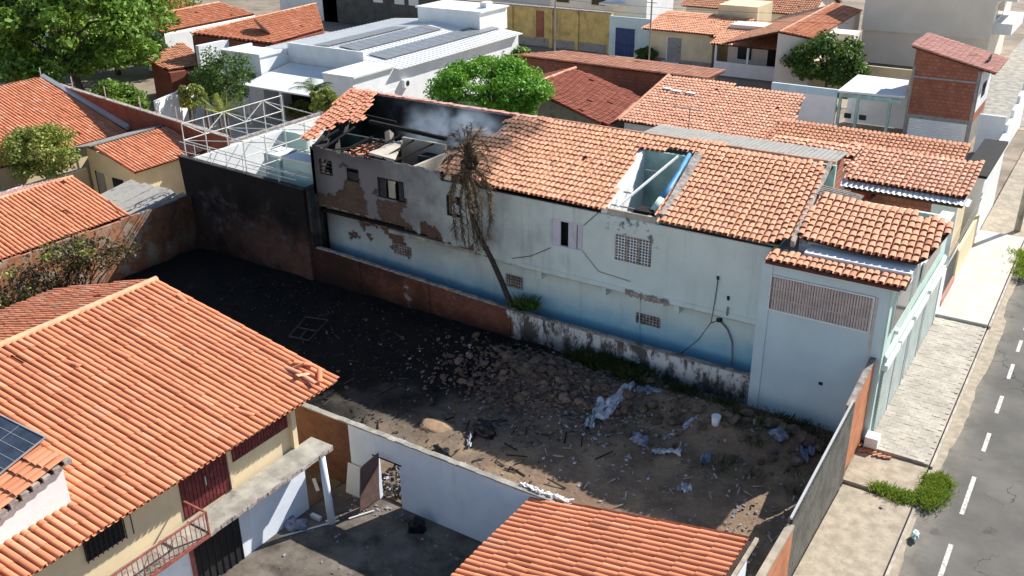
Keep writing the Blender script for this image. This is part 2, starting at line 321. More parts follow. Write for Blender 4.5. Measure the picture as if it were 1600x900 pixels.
def tiles(roof_name, house, pts, ax, s, mat, pitch=.25, row=.37, indiv=0, holes=(), seed=1, seg=5, deck=True, jit=1., missing=0.004, label=None, keep=None, lift=.045, coldir=None):
    """a roof part: added light-tight deck + barrel tiles clipped to the polygon; the nearest ones are objects of their own"""
    rng = np.random.default_rng(seed); pts = [Vector(p) for p in pts]
    ef = Vector((ax[0], ax[1], -s)).normalized(); ec = Vector((-ax[1], ax[0], 0)); nn = ec.cross(ef)
    if nn.z < 0: ec = -ec; nn = -nn
    if coldir:                                     # columns laid slightly askew within the same plane
        c2 = Vector((coldir[0], coldir[1], 0)).normalized(); gz = lambda v: -s*(v.x*ax[0]+v.y*ax[1])
        e2 = Vector((-c2.y, c2.x, 0)); e2 = e2 if e2.dot(ec) > 0 else -e2
        ef = Vector((c2.x, c2.y, gz(c2))).normalized(); ec = Vector((e2.x, e2.y, gz(e2))); ec = (ec-ef*ec.dot(ef)).normalized()
    o = pts[0]; P2 = [((p-o).dot(ec), (p-o).dot(ef)) for p in pts]; H2 = [[((Vector(p)-o).dot(ec), (Vector(p)-o).dot(ef)) for p in h] for h in holes]
    c0, c1 = min(p[0] for p in P2), max(p[0] for p in P2); f0, f1 = min(p[1] for p in P2), max(p[1] for p in P2)
    nc = int((c1-c0)/pitch)+1; nr = int((f1-f0)/row)+1
    cs = c0+pitch*(.5+np.arange(nc)); fm = np.full(nc, -1e9)       # each column starts at its own eave
    for (xa, ya), (xb, yb) in zip(P2, P2[1:]+P2[:1]):
        if abs(xb-xa) < 1e-6: continue
        t = (cs-xa)/(xb-xa); m = (t >= 0) & (t <= 1); fm[m] = np.maximum(fm[m], (ya+t*(yb-ya))[m])
    fm = np.where(fm < -1e8, f1, fm)
    C, K = np.meshgrid(cs, np.arange(nr)); R = (fm[None, :]-row*(.45+K)).ravel(); C = C.ravel()
    ok = inpoly(C, R, P2)
    for h in H2: ok &= ~inpoly(C, R, h)
    if keep is not None:
        ok &= keep(o.x+C*ec.x+R*ef.x, o.y+C*ec.y+R*ef.y, rng)
    C, R = C[ok], R[ok]; n = len(C)
    key = (round(pitch, 3), round(row, 3), seg, lift)
    if key not in TILE_CACHE:
        L = row*1.14; cov = tile_tpl(seg, pitch*(.40 if lift > .03 else .39), pitch*(.465 if lift > .03 else .425), L, lift, False, .5 if lift > .03 else .58); pan = tile_tpl(4, pitch*.42, pitch*.38, L, .02, True)
        me = quick_mesh('tile', *cov); me.shade_smooth(); TILE_CACHE[key] = (cov, pan, me)
    cov, pan, tme = TILE_CACHE[key]
    B = np.array([[ec.x, ef.x, nn.x], [ec.y, ef.y, nn.y], [ec.z, ef.z, nn.z]]); O = np.array(o)
    def place(tpl, cc, rr, zz, rot, tw):
        V, Q = tpl; m = len(cc); ca, sa = np.cos(rot)[:, None], np.sin(rot)[:, None]
        X = V[None, :, 0]*ca-V[None, :, 1]*sa+cc[:, None]; Y = V[None, :, 0]*sa+V[None, :, 1]*ca+rr[:, None]; Zz = V[None, :, 2]+zz[:, None]+V[None, :, 1]*tw[:, None]
        W = np.stack([X, Y, Zz], -1)@B.T+O
        return W.reshape(-1, 3), (Q[None]+(np.arange(m)*len(V))[:, None, None]).reshape(-1, 4)
    # tile columns drift a little, as laid by hand
    colid = np.round((C-c0)/pitch).astype(int); wob = rng.normal(0, .012, nc+2)[colid]+.012*np.sin(R*.9+colid*.7)
    rowid = np.round((f1-R)/row).astype(int); rs = .02*np.sin(colid*.35+rowid*1.3)
    jc = C+wob*jit+rng.normal(0, .006*jit, n); jr = R+rs+rng.normal(0, .012*jit, n); jz = .045+rng.normal(0, .005*jit, n); ro = rng.normal(0, .02*jit, n); tw = rng.normal(0, .012*jit, n)
    bad = rng.random(n) < .015*jit; ro[bad] += rng.normal(0, .14, bad.sum()); jz[bad] += .015
    live = rng.random(n) > missing
    V, Q = place(pan, C+pitch/2, R, np.full(n, .055), np.zeros(n), np.zeros(n))
    pos = np.stack([C, R, np.zeros(n)], -1)@B.T+O; dist = np.linalg.norm(pos-np.array(CAM), axis=1)
    pw = pos-np.array(CAM); wv = pw@np.array(FW); sx = 800+F*(pw@np.array(RT))/wv; sy = 450-F*(pw@np.array(UP))/wv; dist = dist+1e4*((sx < -5) | (sx > 1605) | (sy < -5) | (sy > 905))
    idx = np.argsort(dist); idx = idx[live[idx]]; near = idx[:indiv] if indiv else idx[:0]; far = idx[len(near):]
    V2, Q2 = place(cov, jc[far], jr[far], jz[far], ro[far], tw[far])
    # part: a solid deck added under the tiles, to stop light leaking through
    if deck:
        k = MB(); k.prism([p-nn*.09 for p in pts], [p-nn*.03 for p in pts]); roof = k.build(roof_name, 'deck', house)
    else:
        roof = None
    pm = quick_mesh('pan_tiles', V, Q); pm.shade_smooth()
    base = add('pan_tiles' if roof else roof_name, pm, mat, roof or house, kind='stuff' if roof else None)
    if label and roof: roof['label'] = label
    par = roof or base
    if len(far): m = quick_mesh('cover_tiles', V2, Q2); m.shade_smooth(); add('cover_tiles', m, mat, par, kind='stuff')
    if indiv:
        me = tme.copy(); me.name = 'tile'; me.materials.append(MT[mat])
        for i in near:
            t = bpy.data.objects.new('tile', me); COL.objects.link(t); t.parent = par
            a = ro[i]; q = Matrix(((math.cos(a), -math.sin(a), 0), (math.sin(a), math.cos(a), 0), (0, float(tw[i]), 1)))
            m3 = Matrix([list(r) for r in B])@q; p = Vector(np.array([jc[i], jr[i], jz[i]])@B.T+O)
            t.matrix_basis = Matrix.Translation(p)@m3.to_4x4()
    return par
def caps(house, a, b, mat='ridge', r=.12, L=.42, drop=.03, sub=None):
    a = Vector(a); b = Vector(b); d = (b-a); n = max(1, int(d.length/(L*.85))); k = MB(); d.normalize(); x = d.cross(Vector((0, 0, 1))).normalized(); y = x.cross(d)
    st = (b-a).length/n
    for i in range(n):
        p = a+d*st*i; q = p+d*st*1.12; rr = []
        for (c, ra) in ((p, r), (q, r*.9)):
            rr.append([c+x*math.cos(t)*ra+y*(math.sin(t)*ra-drop) for t in [math.pi*j/6 for j in range(7)]])
        n0 = len(k.v); k.v += [tuple(v) for v in rr[0]+rr[1]]
        k.f += [(n0+j, n0+j+1, n0+8+j, n0+7+j) for j in range(6)]+[tuple(n0+j for j in range(7)), tuple(n0+7+j for j in range(7))]
    return k.build('ridge_caps', mat, house)
def walls(house, xy, ztop, mat, z0=0., name='wall'):
    """closed wall block below a roof; ztop number or function(x,y)"""
    f = ztop if callable(ztop) else (lambda x, y: ztop)
    return MB().prism([(x, y, z0) for x, y in xy], [(x, y, f(x, y)) for x, y in xy]).build(name, mat, house)
def sheet_y(name, mat, parent, x0, x1, z0, z1, y, th, cut, cell=.08, jit=0., seed=0):
    """a wall skin facing -Y made of small cells, with ragged holes"""
    rng = np.random.default_rng(seed); nx = int((x1-x0)/cell); nz = int((z1-z0)/cell); dx = (x1-x0)/nx; dz = (z1-z0)/nz
    X, Zc = np.meshgrid(x0+dx*(np.arange(nx)+.5), z0+dz*(np.arange(nz)+.5)); k = ~cut(X.ravel(), Zc.ravel()).reshape(nz, nx)
    vx, vz = np.meshgrid(x0+dx*np.arange(nx+1), z0+dz*np.arange(nz+1)); g = vx.size
    VX = vx.ravel(); VZ = vz.ravel(); V = np.concatenate([np.stack([VX, np.full(g, y), VZ], -1), np.stack([VX, np.full(g, y+th), VZ], -1)])
    W = nx+1; Q = []; I, J = np.nonzero(k)
    for i, j in zip(I, J):
        a = i*W+j; b = a+1; c = a+W+1; d = a+W; Q.append((a, b, c, d))
        if i == 0 or not k[i-1, j]: Q.append((a, a+g, b+g, b))
        if i == nz-1 or not k[i+1, j]: Q.append((d, c, c+g, d+g))
        if j == 0 or not k[i, j-1]: Q.append((a, d, d+g, a+g))
        if j == nx-1 or not k[i, j+1]: Q.append((b, b+g, c+g, c))
    return add(name, quick_mesh(name, V, Q), mat, parent)
def corrugated(name, mat, parent, P, n_ribs, amp=.02, th_sub=6, **kw):
    """P: 4 corners a,b,c,d; ribs run a->d, wave along a->b"""
    a, b, c, d = [Vector(p) for p in P]; nn = (b-a).cross(d-a).normalized(); n = n_ribs*th_sub; V = []; Q = []
    for i in range(n+1):
        t = i/n; o = nn*amp*math.sin(t*n_ribs*2*math.pi); V += [tuple(a.lerp(b, t)+o), tuple(d.lerp(c, t)+o)]
    Q = [(2*i, 2*i+2, 2*i+3, 2*i+1) for i in range(n)]
    k = len(V); V += [tuple(Vector(v)-nn*.012) for v in V]; Q += [(k+q[0], k+q[3], k+q[2], k+q[1]) for q in Q]
    m = quick_mesh(name, V, Q); m.shade_smooth(); return add(name, m, mat, parent, **kw)
def crown(name, parent, centre, rad, n, size, mat, seed, clumps=40, spread=.22, flat=.0, kind=None, hollow=.55, up=.35):
    rng = np.random.default_rng(seed); d = rng.normal(size=(clumps, 3)); d /= np.linalg.norm(d, axis=1)[:, None]
    rr = hollow+(1-hollow)*rng.random(clumps)**.5; cc = d*rr[:, None]; cc[:, 2] = np.maximum(cc[:, 2], -.55)
    sz = rng.uniform(.6, 1.3, clumps)*spread; w_ = sz**2/np.sum(sz**2); ci = rng.choice(clumps, n, p=w_)
    q = rng.normal(size=(n, 3)); q /= np.linalg.norm(q, axis=1)[:, None]; q *= (rng.random(n)**.4)[:, None]
    p = (cc[ci]+q*sz[ci][:, None]*1.25)*np.array(rad)+np.array(centre)
    nv = rng.normal(size=(n, 3))+q*.9+np.array([0, 0, up*2]); nv /= np.linalg.norm(nv, axis=1)[:, None]
    a = np.cross(nv, rng.normal(size=(n, 3))); a /= np.linalg.norm(a, axis=1)[:, None]; b = np.cross(nv, a)
    L = size*rng.uniform(.6, 1.4, n)[:, None]; wd = L*.55
    V = np.stack([p-a*L*.5, p+b*wd*.5+nv*L*.08, p+a*L*.55, p-b*wd*.5+nv*L*.08], 1).reshape(-1, 3)
    return add(name, quick_mesh(name, V, np.arange(4*n).reshape(n, 4)), mat, parent, kind=kind)
def tree(name, base, crown_c, rad, n, size, mat, label, seed, cat='tree', clumps=45, group=None, trunk_r=.16, spread=.24, hollow=.5):
    base = Vector(base); cc = Vector(crown_c); t = thing(name, base, label, cat, group); rnd = random.Random(seed); k = MB()
    k.tube([base, base.lerp(cc, .4)+Vector((rnd.uniform(-.1, .1), rnd.uniform(-.1, .1), 0)), cc], [trunk_r, trunk_r*.8, trunk_r*.45])
    k.build('trunk', 'bark', t, True)
    for i in range(7):
        a = rnd.uniform(0, 6.28); st = base.lerp(cc, rnd.uniform(.45, .9)); e = cc+Vector((math.cos(a)*rad[0]*.75, math.sin(a)*rad[1]*.75, rnd.uniform(-.1, .7)*rad[2]))
        MB().tube([st, st.lerp(e, .5)+Vector((0, 0, .15*rad[2])), e], [trunk_r*.5, trunk_r*.3, trunk_r*.1], 5).build('limb', 'bark', t, True)
    crown('crown', t, cc, rad, n, size, mat, seed, clumps, spread, hollow=hollow); return t
def px_size(px, p): return px*((Vector(p)-CAM).dot(FW))/F
# ================================================================== SETTING
rnd = random.Random(5)
def flat(name, mat, x0, x1, y0, y1, z, **kw):
    me = bpy.data.meshes.new(name); me.from_pydata([(x0, y0, z), (x1, y0, z), (x1, y1, z), (x0, y1, z)], [], [(0, 1, 2, 3)]); return add(name, me, mat, **kw)
flat('ground', 'earth', -500, 500, -200, 800, -.06, kind='structure')
# the burnt lot: uneven soil with a rubble mound along the boundary wall
def lot_h(x, y):
    m = 0.
    for cx, cy, sx, sy, h in ((-12, 30.0, 5, 1.2, .45), (-17.4, 28.8, 2.8, 1.6, .6), (-8.5, 29.2, 2.2, 1.3, .4), (-22, 29.6, 4, 1.0, .25), (-27, 30.2, 5, .8, .12), (-15.5, 26.3, 1.2, 1.0, .12), (-36, 28, 4, 2.5, .35)):
        m += h*math.exp(-((x-cx)/sx)**2-((y-cy)/sy)**2)
    return m
def lot_noise(x, y):
    return .05*math.sin(x*1.7+y*.6)*math.sin(y*1.9-x*.4)+.03*math.sin(x*4.1+1)*math.sin(y*3.7+x)
LX0, LX1, LY0, LY1 = -41.15, -5.32, 19.72, 31.6
nx, ny = 210, 80; V = []; Q = []
rr = np.random.default_rng(3)
for j in range(ny+1):
    for i in range(nx+1):
        x = LX0+(LX1-LX0)*i/nx; y = LY0+(LY1-LY0)*j/ny
        V.append((x, y, .02+max(0, lot_h(x, y)+lot_noise(x, y)+.05)*min(1, (y-LY0)*1.2+.05)+float(rr.normal(0, .012))))
for j in range(ny):
    for i in range(nx): a = j*(nx+1)+i; Q.append((a, a+1, a+nx+2, a+nx+1))
me = quick_mesh('vacant_lot_ground', V, Q); me.shade_smooth(); add('vacant_lot_ground', me, 'lot', kind='structure')
def lotz(x, y): return .02+max(0, lot_h(x, y)+lot_noise(x, y)+.05)
V = []; Q = []
for j in range(31):
    for i in range(61): V.append((-41.15+(-19.9+41.15)*i/60, 10+(19.715-10)*j/30, .005+.03*rnd.random()))
for j in range(30):
    for i in range(60): a = j*61+i; Q.append((a, a+1, a+62, a+61))
add('lot_corner_ground', quick_mesh('lot_corner_ground', V, Q), 'lot', kind='structure')
flat('road', 'road', -2.9, 8, -60, 260, .0, kind='structure')
# gutter strip with ragged edge
k = MB(); ys = np.arange(10, 110, .35); xs = []; q_ = 0.
for y in ys: q_ = q_*.93+rnd.gauss(0, .022); xs.append(-2.5+q_+(.12 if 33 < y < 45 else 0)-(.1 if 26 < y < 31 else 0))
V = []; Q = []
for i, y in enumerate(ys): V += [(-2.86, y, .006), (xs[i], y, .005)]
Q = [(2*i, 2*i+1, 2*i+3, 2*i+2) for i in range(len(ys)-1)]
add('gutter_strip', quick_mesh('gutter_strip', V, Q), 'sidewalk', kind='structure')
# painted dashes
for (a, b) in (((1596, 532), (1590, 550)), ((1583, 569), (1575, 592)), ((1566, 619), (1554, 645)), ((1546, 677), (1534, 705)), ((1522, 745), (1503, 804)), ((1487, 851), (1463, 908))):
    y1 = Zp(*a).y; y0 = Zp(*b).y; flat('road_marking', 'paint', -1.6, -1.46, y0, y1, .008, kind='structure')
for i in range(14): flat('road_marking', 'paint', -1.6, -1.46, 44.4+i*2.9, 45.7+i*2.9, .008, kind='structure')
# sidewalks: each slab its own level
def walk(name, mat, y0, y1, z, x1=-2.98, x0=-5.24):
    o = MB().box(x0, x1, y0, y1, -.05, z).build(name, mat, kind='structure'); return o
walk('sidewalk', 'sidewalk', 8, 28.5, .1, x0=-5.24)
walk('sidewalk', 'sidewalk', 28.75, 31.0, .13, x0=-5.6)
pw = walk('sidewalk', 'kerb', 31.04, 43.3, .22)
walk('sidewalk', 'sidewalk_pale', 43.34, 55.6, .36)
walk('sidewalk', 'sidewalk', 55.64, 70, .2)
walk('sidewalk', 'sidewalk', 70.04, 200, .16)
for y0, y1, z in ((8, 28.5, .11), (28.75, 31, .14), (31.04, 43.3, .23), (43.34, 55.6, .37), (55.64, 120, .21)):
    MB().box(-2.93, -2.84, y0, y1, -.05, z-.05).build('kerb', 'kerb', kind='structure'); MB().box(-2.978, -2.932, y0, y1, -.05, .03).build('kerb_gap', 'dark', kind='structure')
# cement pavers on the raised walk: the 300 nearest are single objects
pm = MB().box(-.128, .128, -.108, .108, 0, .03); mesh = bpy.data.meshes.new('paver'); mesh.from_pydata(pm.v, [], pm.f); mesh.update(); mesh.materials.append(MT['paver'])
rest = MB(); cnt = 0; r_ = 0; y = 31.16
while y < 43.25:
    x = -5.10+(.13 if r_ % 2 else 0)
    while x < -3.05:
        jx, jy, jz = rnd.gauss(0, .003), rnd.gauss(0, .003), rnd.gauss(0, .004)
        if cnt < 300:
            t = bpy.data.objects.new('paver', mesh); COL.objects.link(t); t.parent = pw; t.location = (x+jx, y+jy, .212+jz); t.rotation_euler = (rnd.gauss(0, .008), rnd.gauss(0, .008), rnd.gauss(0, .01)); cnt += 1
        else: rest.box(x+jx-.128, x+jx+.128, y+jy-.108, y+jy+.108, .2, .242+jz)
        x += .262
    y += .222; r_ += 1
rest.build('pavers', 'paver', pw, kind='stuff')
# ================================================================== LONG BURNT HOUSE
LH = thing('long_house', (-20, 32.5, 0), 'long two-storey pale green house with clay tile roof, burnt open at its left end', 'house')
YU, YL, YB = 32.1, 32.55, 31.62
PM = plane(1022, 344, 6.85, (0, -1), .2)
def P2(L, Y): return [(Yp(x, y, Y).x, Yp(x, y, Y).z) for x, y in L]
upcuts = [P2([(540, 282), (560, 280), (568, 300), (573, 318), (574, 346), (555, 343), (505, 333), (503, 312), (512, 303), (522, 304), (533, 298)], YU),
          P2([(590, 312), (630, 316), (634, 322), (624, 335), (640, 352), (655, 372), (640, 366), (600, 352), (592, 338), (588, 322)], YU),
          P2([(528, 256), (545, 258), (543, 262), (530, 260)], YU), P2([(583, 298), (590, 293), (591, 306), (584, 306)], YU),
          P2([(630, 310), (638, 312), (636, 325), (630, 322)], YU)]
wins = {'a': P2([(499, 248), (518, 250), (518, 275), (500, 272)], YU), 'b': P2([(541, 263), (560, 266), (560, 284), (542, 282)], YU),
        'c': P2([(591, 276), (630, 286), (632, 316), (592, 310)], YU), 'd': P2([(697, 303), (718, 308), (718, 340), (698, 338)], YU),
        'e': P2([(861, 340), (909, 351), (909, 391), (861, 383)], YU), 'f': P2([(962, 366), (1017, 376), (1016, 417), (962, 406)], YU)}
lwins = {'g': P2([(615, 380), (643, 387), (643, 402), (616, 396)], YL), 'h': P2([(790, 428), (817, 433), (817, 452), (790, 447)], YL), 'i': P2([(994, 487), (1030, 496), (1030, 513), (994, 504)], YL), 'j': P2([(764, 386), (788, 388), (788, 402), (764, 399)], YL)}
def rect(p):
    return min(a for a, b in p), max(a for a, b in p), (p[2][1]+p[3][1])/2, (p[0][1]+p[1][1])/2
RW = {k: rect(v) for k, v in {**wins, **lwins}.items()}
def wav(x, s): return .05*np.sin(x*9+s)+.03*np.sin(x*23+2*s)
def topz(x): return np.where(x < -24.7, 6.98+.05*np.sin(x*.9), 6.62)+np.where(x < -24.7, .03*np.sign(np.sin(x*7)), 0)
def botz(x): return 3.38+.62*np.clip((-21.5-x)/6.5, 0, 1)+wav(x, 1)*np.clip((-20-x)/3, 0, 1)
def cut_rect(X, Zc, keys):
    m = np.zeros(len(X), bool)
    for q in keys: a, b, c, d = RW[q]; m |= (X > a) & (X < b) & (Zc > c) & (Zc < d)
    return m
def upcut(X, Zc):
    m = cut_rect(X, Zc, 'abcdef') | (Zc > topz(X)) | (Zc < botz(X))
    for i, p in enumerate(upcuts): m |= inpoly(X+wav(Zc*1.3, i), Zc+wav(X*1.1, i+3), p)
    m |= (X < -23) & (Zc < botz(X)+.30+.35*np.sin(X*1.9)) & (np.sin(X*2.7+1) > -.2)
    return m
sheet_y('upper_wall', 'longwall', LH, -32.55, -9.62, 3.2, 7.2, YU, .05, upcut, .075)
sheet_y('bare_brickwork', 'brick_patch', LH, -32.5, -9.66, 3.2, 6.95, YU+.05, .18, lambda X, Zc: cut_rect(X, Zc, 'abcdef') | (Zc < botz(X)) | (Zc > topz(X)-.04), .12)
lowcuts = [P2([(592, 352), (628, 362), (636, 385), (644, 402), (640, 404), (618, 394), (609, 388), (613, 376), (600, 364)], YL), P2([(543, 362), (556, 362), (563, 369), (552, 376), (546, 372)], YL), P2([(572, 362), (580, 366), (583, 376), (574, 372)], YL), P2([(560, 344), (592, 350), (590, 356), (575, 352), (568, 362)], YL)]
def lowcut(X, Zc):
    m = cut_rect(X, Zc, 'ghij')
    for i, p in enumerate(lowcuts): m |= inpoly(X+wav(Zc*1.2, i+1), Zc+wav(X, i+2), p)
    return m
sheet_y('lower_wall', 'longwall', LH, -32.3, -9.62, 0, 4.1, YL, .05, lowcut, .09)
sheet_y('bare_brickwork', 'brick_patch', LH, -32.25, -9.66, 0, 4.1, YL+.05, .15, lambda X, Zc: cut_rect(X, Zc, 'ghij'), .15)
# soffit of the overhang, ring beam and corbels
MB().prism([(-32.5, YU+.06, 4.0), (-28, YU+.06, 4.0), (-28, YL+.3, 4.0), (-32.5, YL+.3, 4.0)], [(-32.5, YU+.06, 4.1), (-28, YU+.06, 4.1), (-28, YL+.3, 4.1), (-32.5, YL+.3, 4.1)]).build('floor_slab', 'concrete', LH)
MB().box(-27.99, -9.62, YU+.06, YL+.3, 3.42, 3.6).build('floor_slab', 'concrete', LH)
MB().box(-20.5, -9.62, YU-.035, YU+.03, 3.40, 3.60).build('ledge', 'longwall', LH)
for (x, y) in ((842, 418), (943, 449), (1057, 479)):
    p = Yp(x, y, YU); MB().prism([(p.x-.1, YU+.05, 3.0), (p.x+.1, YU+.05, 3.0), (p.x+.1, YL, 3.0), (p.x-.1, YL, 3.0)], [(p.x-.1, YU, 3.41), (p.x+.1, YU, 3.41), (p.x+.1, YL, 3.41), (p.x-.1, YL, 3.41)]).build('corbel', 'longwall', LH)
p = Yp(943, 449, YU)
k = MB()
for i in range(26):                                # broken concrete edge of the ledge
    x = Yp(978, 442, YU).x+i*.075; k.box(x, x+.07, YU-.05-rnd.random()*.05, YU+.02, 3.33+rnd.uniform(-.08, .05), 3.52+rnd.uniform(-.05, .1))
k.build('spalled_ledge', 'mortar', LH)
# windows
def grille(part, a, b, c, d, y, nx_, nz_, mat, bw=.035):
    k = MB()
    for i in range(nx_+1): x = a+(b-a)*i/nx_; k.box(x-bw/2, x+bw/2, y, y+.07, c, d)
    for j in range(nz_+1): z = c+(d-c)*j/nz_; k.box(a, b, y+.004, y+.066, z-bw/2, z+bw/2)
    return k.build('grille', mat, part)
def room_shade(part, a, b, c, d, y): return bx('recess_shade_panel', 'dark', part, a-.1, b+.1, y, y+.05, c-.1, d+.1)  # near-black panel: the unlit room's shade is put into its colour
def wframe(a, b, c, d, y, mat, w_=.05, name='window', dep=.08):
    k = MB()
    k.box(a, b, y, y+dep, c, c+w_).box(a, b, y, y+dep, d-w_, d).box(a, a+w_, y+.002, y+dep-.002, c+w_, d-w_).box(b-w_, b, y+.002, y+dep-.002, c+w_, d-w_)
    return k.build(name, mat, LH)
a, b, c, d = RW['e']; e = wframe(a, b, c, d, YU-.02, 'lilac'); room_shade(e, a, b, c, d, YU+.4)
for q0, q1, yy in ((.04, .31, .01), (.56, .82, .01), (.84, .96, .05)): bx('shutter', 'lilac', e, a+(b-a)*q0, a+(b-a)*q1, YU+yy, YU+yy+.04, c+.05, d-.05)
for s_ in (.17, .69):
    for j in range(9): bx('slat', 'lilac', e, a+(b-a)*(s_-.11), a+(b-a)*(s_+.11), YU-.006, YU+.008, c+.12+j*(d-c-.2)/9, c+.12+j*(d-c-.2)/9+.05)
a, b, c, d = RW['f']; e = wframe(a, b, c, d, YU-.005, 'mortar', .04); room_shade(e, a, b, c, d, YU+.3); grille(e, a, b, c, d, YU+.0, 12, 9, 'white', .03)
for i in range(1, 3): bx('mullion', 'mortar', e, a+(b-a)*i/3-.035, a+(b-a)*i/3+.035, YU-.02, YU+.09, c, d)
for q in 'ghij':
    a, b, c, d = RW[q]; e = wframe(a, b, c, d, YL-.005, 'mortar', .035); room_shade(e, a, b, c, d, YL+.22); grille(e, a, b, c, d, YL+.01, 5 if q == 'j' else 7, 4, 'mortar', .04)
a, b, c, d = RW['c']; e = wframe(a, b, c, d, YU+.03, 'charred', .06); room_shade(e, a, b, c, d, YU+.5)
bx('shutter', 'charplaster', e, a+.06, a+(b-a)*.28, YU+.06, YU+.1, c+.06, d-.06); bx('shutter', 'smokedcream', e, a+(b-a)*.34, a+(b-a)*.6, YU+.12, YU+.16, c+.06, d-.06); bx('shutter', 'charplaster', e, a+(b-a)*.78, b-.06, YU+.06, YU+.1, c+.06, d-.06)
a, b, c, d = RW['a']; e = wframe(a, b, c, d, YU+.03, 'charred', .05); grille(e, a, b, c, d, YU+.06, 1, 4, 'charred', .04)
a, b, c, d = RW['b']; e = wframe(a, b, c, d, YU+.03, 'charred', .05); room_shade(e, a, b, c, d, YU+.4); bx('shutter', 'charplaster', e, a+.05, b-.05, YU+.06, YU+.1, c+.05, c+(d-c)*.7)
a, b, c, d = RW['d']; e = wframe(a, b, c, d, YU+.03, 'charred', .05); room_shade(e, a, b, c, d, YU+.6)
for i in range(5): bx('broken_pane', 'plastic', e, a+.1+rnd.random()*.4, a+.25+rnd.random()*.5, YU+.1+i*.01, YU+.108+i*.01, c+.1+rnd.random()*.4, c+.2+rnd.random()*.6)
# ridge party wall, end walls, floors
YR = 38.4; ZR = PM.z(0, YR)
bx('party_wall', 'charplaster', LH, -35.1, -22.5, YR, YR+.2, 0, ZR-.1); bx('party_wall', 'mint_old', LH, -22.5, -9.3, YR, YR+.2, 0, ZR-.1)
MB().prism([(-32.55, YU, 0), (-32.35, YU, 0), (-34.8, YR, 0), (-35.0, YR, 0)], [(-32.55, YU, 6.85), (-32.35, YU, 6.85), (-34.8, YR, ZR-.12), (-35.0, YR, ZR-.12)]).build('end_wall', 'charplaster', LH)
bx('upper_floor', 'charred', LH, -33.5, -24.0, YU+.25, YR-.02, 3.6, 3.75)
bx('partition', 'smokedcream', LH, -29.1, -26.5, 34.9, 35.05, 3.75, 7.25); bx('partition', 'smokedcream', LH, -26.5, -26.35, YU+.25, 35.1, 3.75, 6.9); bx('partition', 'charplaster', LH, -24.3, -24.15, YU+.25, YR, 3.75, 6.9)
bx('partition', 'greenwall', LH, -33.2, -29.2, 34.9, 35.05, 3.75, 6.9); bx('cupboard', 'charplaster', LH, -27.6, -26.9, 34.2, 34.85, 3.75, 6.75)
a4 = [Yp(576, 238, 32.35), Yp(616, 249, 32.35), Yp(629, 219, 34.8), Yp(606, 224, 34.3)]
MB().prism([p-Vector((0, 0, .12)) for p in a4], a4).build('fallen_slab', 'smokedcream', LH)
MB().prism([(-29.7, 34.2, 4), (-29.2, 34.2, 4), (-29.2, 34.6, 4), (-29.7, 34.6, 4)], [(-29.6, 34.25, 7.6), (-29.3, 34.25, 7.75), (-29.3, 34.55, 7.5), (-29.55, 34.55, 7.6)]).build('broken_pier', 'smokedcream', LH)
for (p, q, w_) in ((Yp(578, 190, 34.97), Yp(697, 217, 34.97), .17), ((-32.9, 36.2, 7.6), (-30.5, 36.2, 7.5), .1), ((-24.8, 36.2, 7.4), (-28.5, 36.4, 7.0), .1)): MB().bar(p, q, w_).build('charred_beam', 'charred', LH)
for i in range(9):
    x = -32.4+i*.62+rnd.uniform(-.1, .1); MB().bar((x, YU+.1, 7.0), (x+rnd.uniform(-.3, .5), 34.9+rnd.uniform(-.8, .1), 7.0+rnd.uniform(-.6, .6)), .07).build('rafter', 'charred', LH)
for i in range(12): 
    x = rnd.uniform(-33, -25); y = rnd.uniform(32.6, 36.8); z = 4+rnd.random()*.8; a_ = rnd.uniform(0, 3.14); l = rnd.uniform(.5, 1.6)
    MB().bar((x, y, z), (x+math.cos(a_)*l, y+math.sin(a_)*l*.5, z+rnd.uniform(-.2, .9)), .07).build('charred_timber', 'charred', LH)
# heap of fallen tiles inside
k = MB()
for i in range(170):
    x = rnd.gauss(-30.0, .7); y = rnd.uniform(32.5, 34.2); z = 6.45+rnd.random()*.55-abs(x+30.0)*.2; q = Matrix.Rotation(rnd.uniform(0, 6.28), 4, 'Z')@Matrix.Rotation(rnd.uniform(-.8, .8), 4, 'X')
    k.pts([Vector((x, y, z))+q@Vector(v) for v in ((-.07, -.2, 0), (.07, -.2, 0), (.07, .2, 0), (-.07, .2, 0), (-.05, -.2, .03), (.05, -.2, .03), (.05, .2, .03), (-.05, .2, .03))])
k.build('fallen_tiles', 'tile_old', LH, kind='stuff')
# roofs
burn = [(685, 271), (692, 258), (703, 252), (706, 243), (718, 238), (722, 228), (736, 222), (741, 212), (733, 203), (757, 204), (772, 213), (788, 206), (790, 190), (812, 181)]
poly = [PM(x, y) for x, y in burn+[(1117, 226), (1295, 258), (1246, 372)]]+[PM(1197, 381), PM(1022, 345), PM(800, 298), PM(775, 294), PM(735, 279)]
hole = [PM(x, y) for x, y in [(945, 330), (1003, 233), (1088, 240), (1024, 350)]]
MT['tile_main'] = tile_mat('clay_tile_long_house', (.71, .35, .215), .6, .33, (.78, .52, .38), .25, soot=True)
tiles('roof', LH, poly, (0, -1), .2, 'tile_main', .235, .41, 300, [hole], 11, 6, coldir=(.105, -1), deck=False, label='patched pale orange clay tile roof with open light well')
lp = [PM(x, y) for x, y in [(549, 138), (590, 147), (578, 165), (581, 172), (566, 178), (572, 188), (557, 194), (545, 187), (538, 196), (527, 190), (519, 205), (506, 203), (498, 216), (486, 222), (474, 216)]]
MT['tile_scorched'] = tile_mat('clay_tile_scorched', (.60, .25, .155), .5, .33, (.75, .45, .32))
tiles('roof_remnant', LH, lp, (0, -1), .2, 'tile_scorched', .235, .41, 300, (), 12, 6, coldir=(.2, -1), deck=False, label='surviving corner of the clay tile roof')
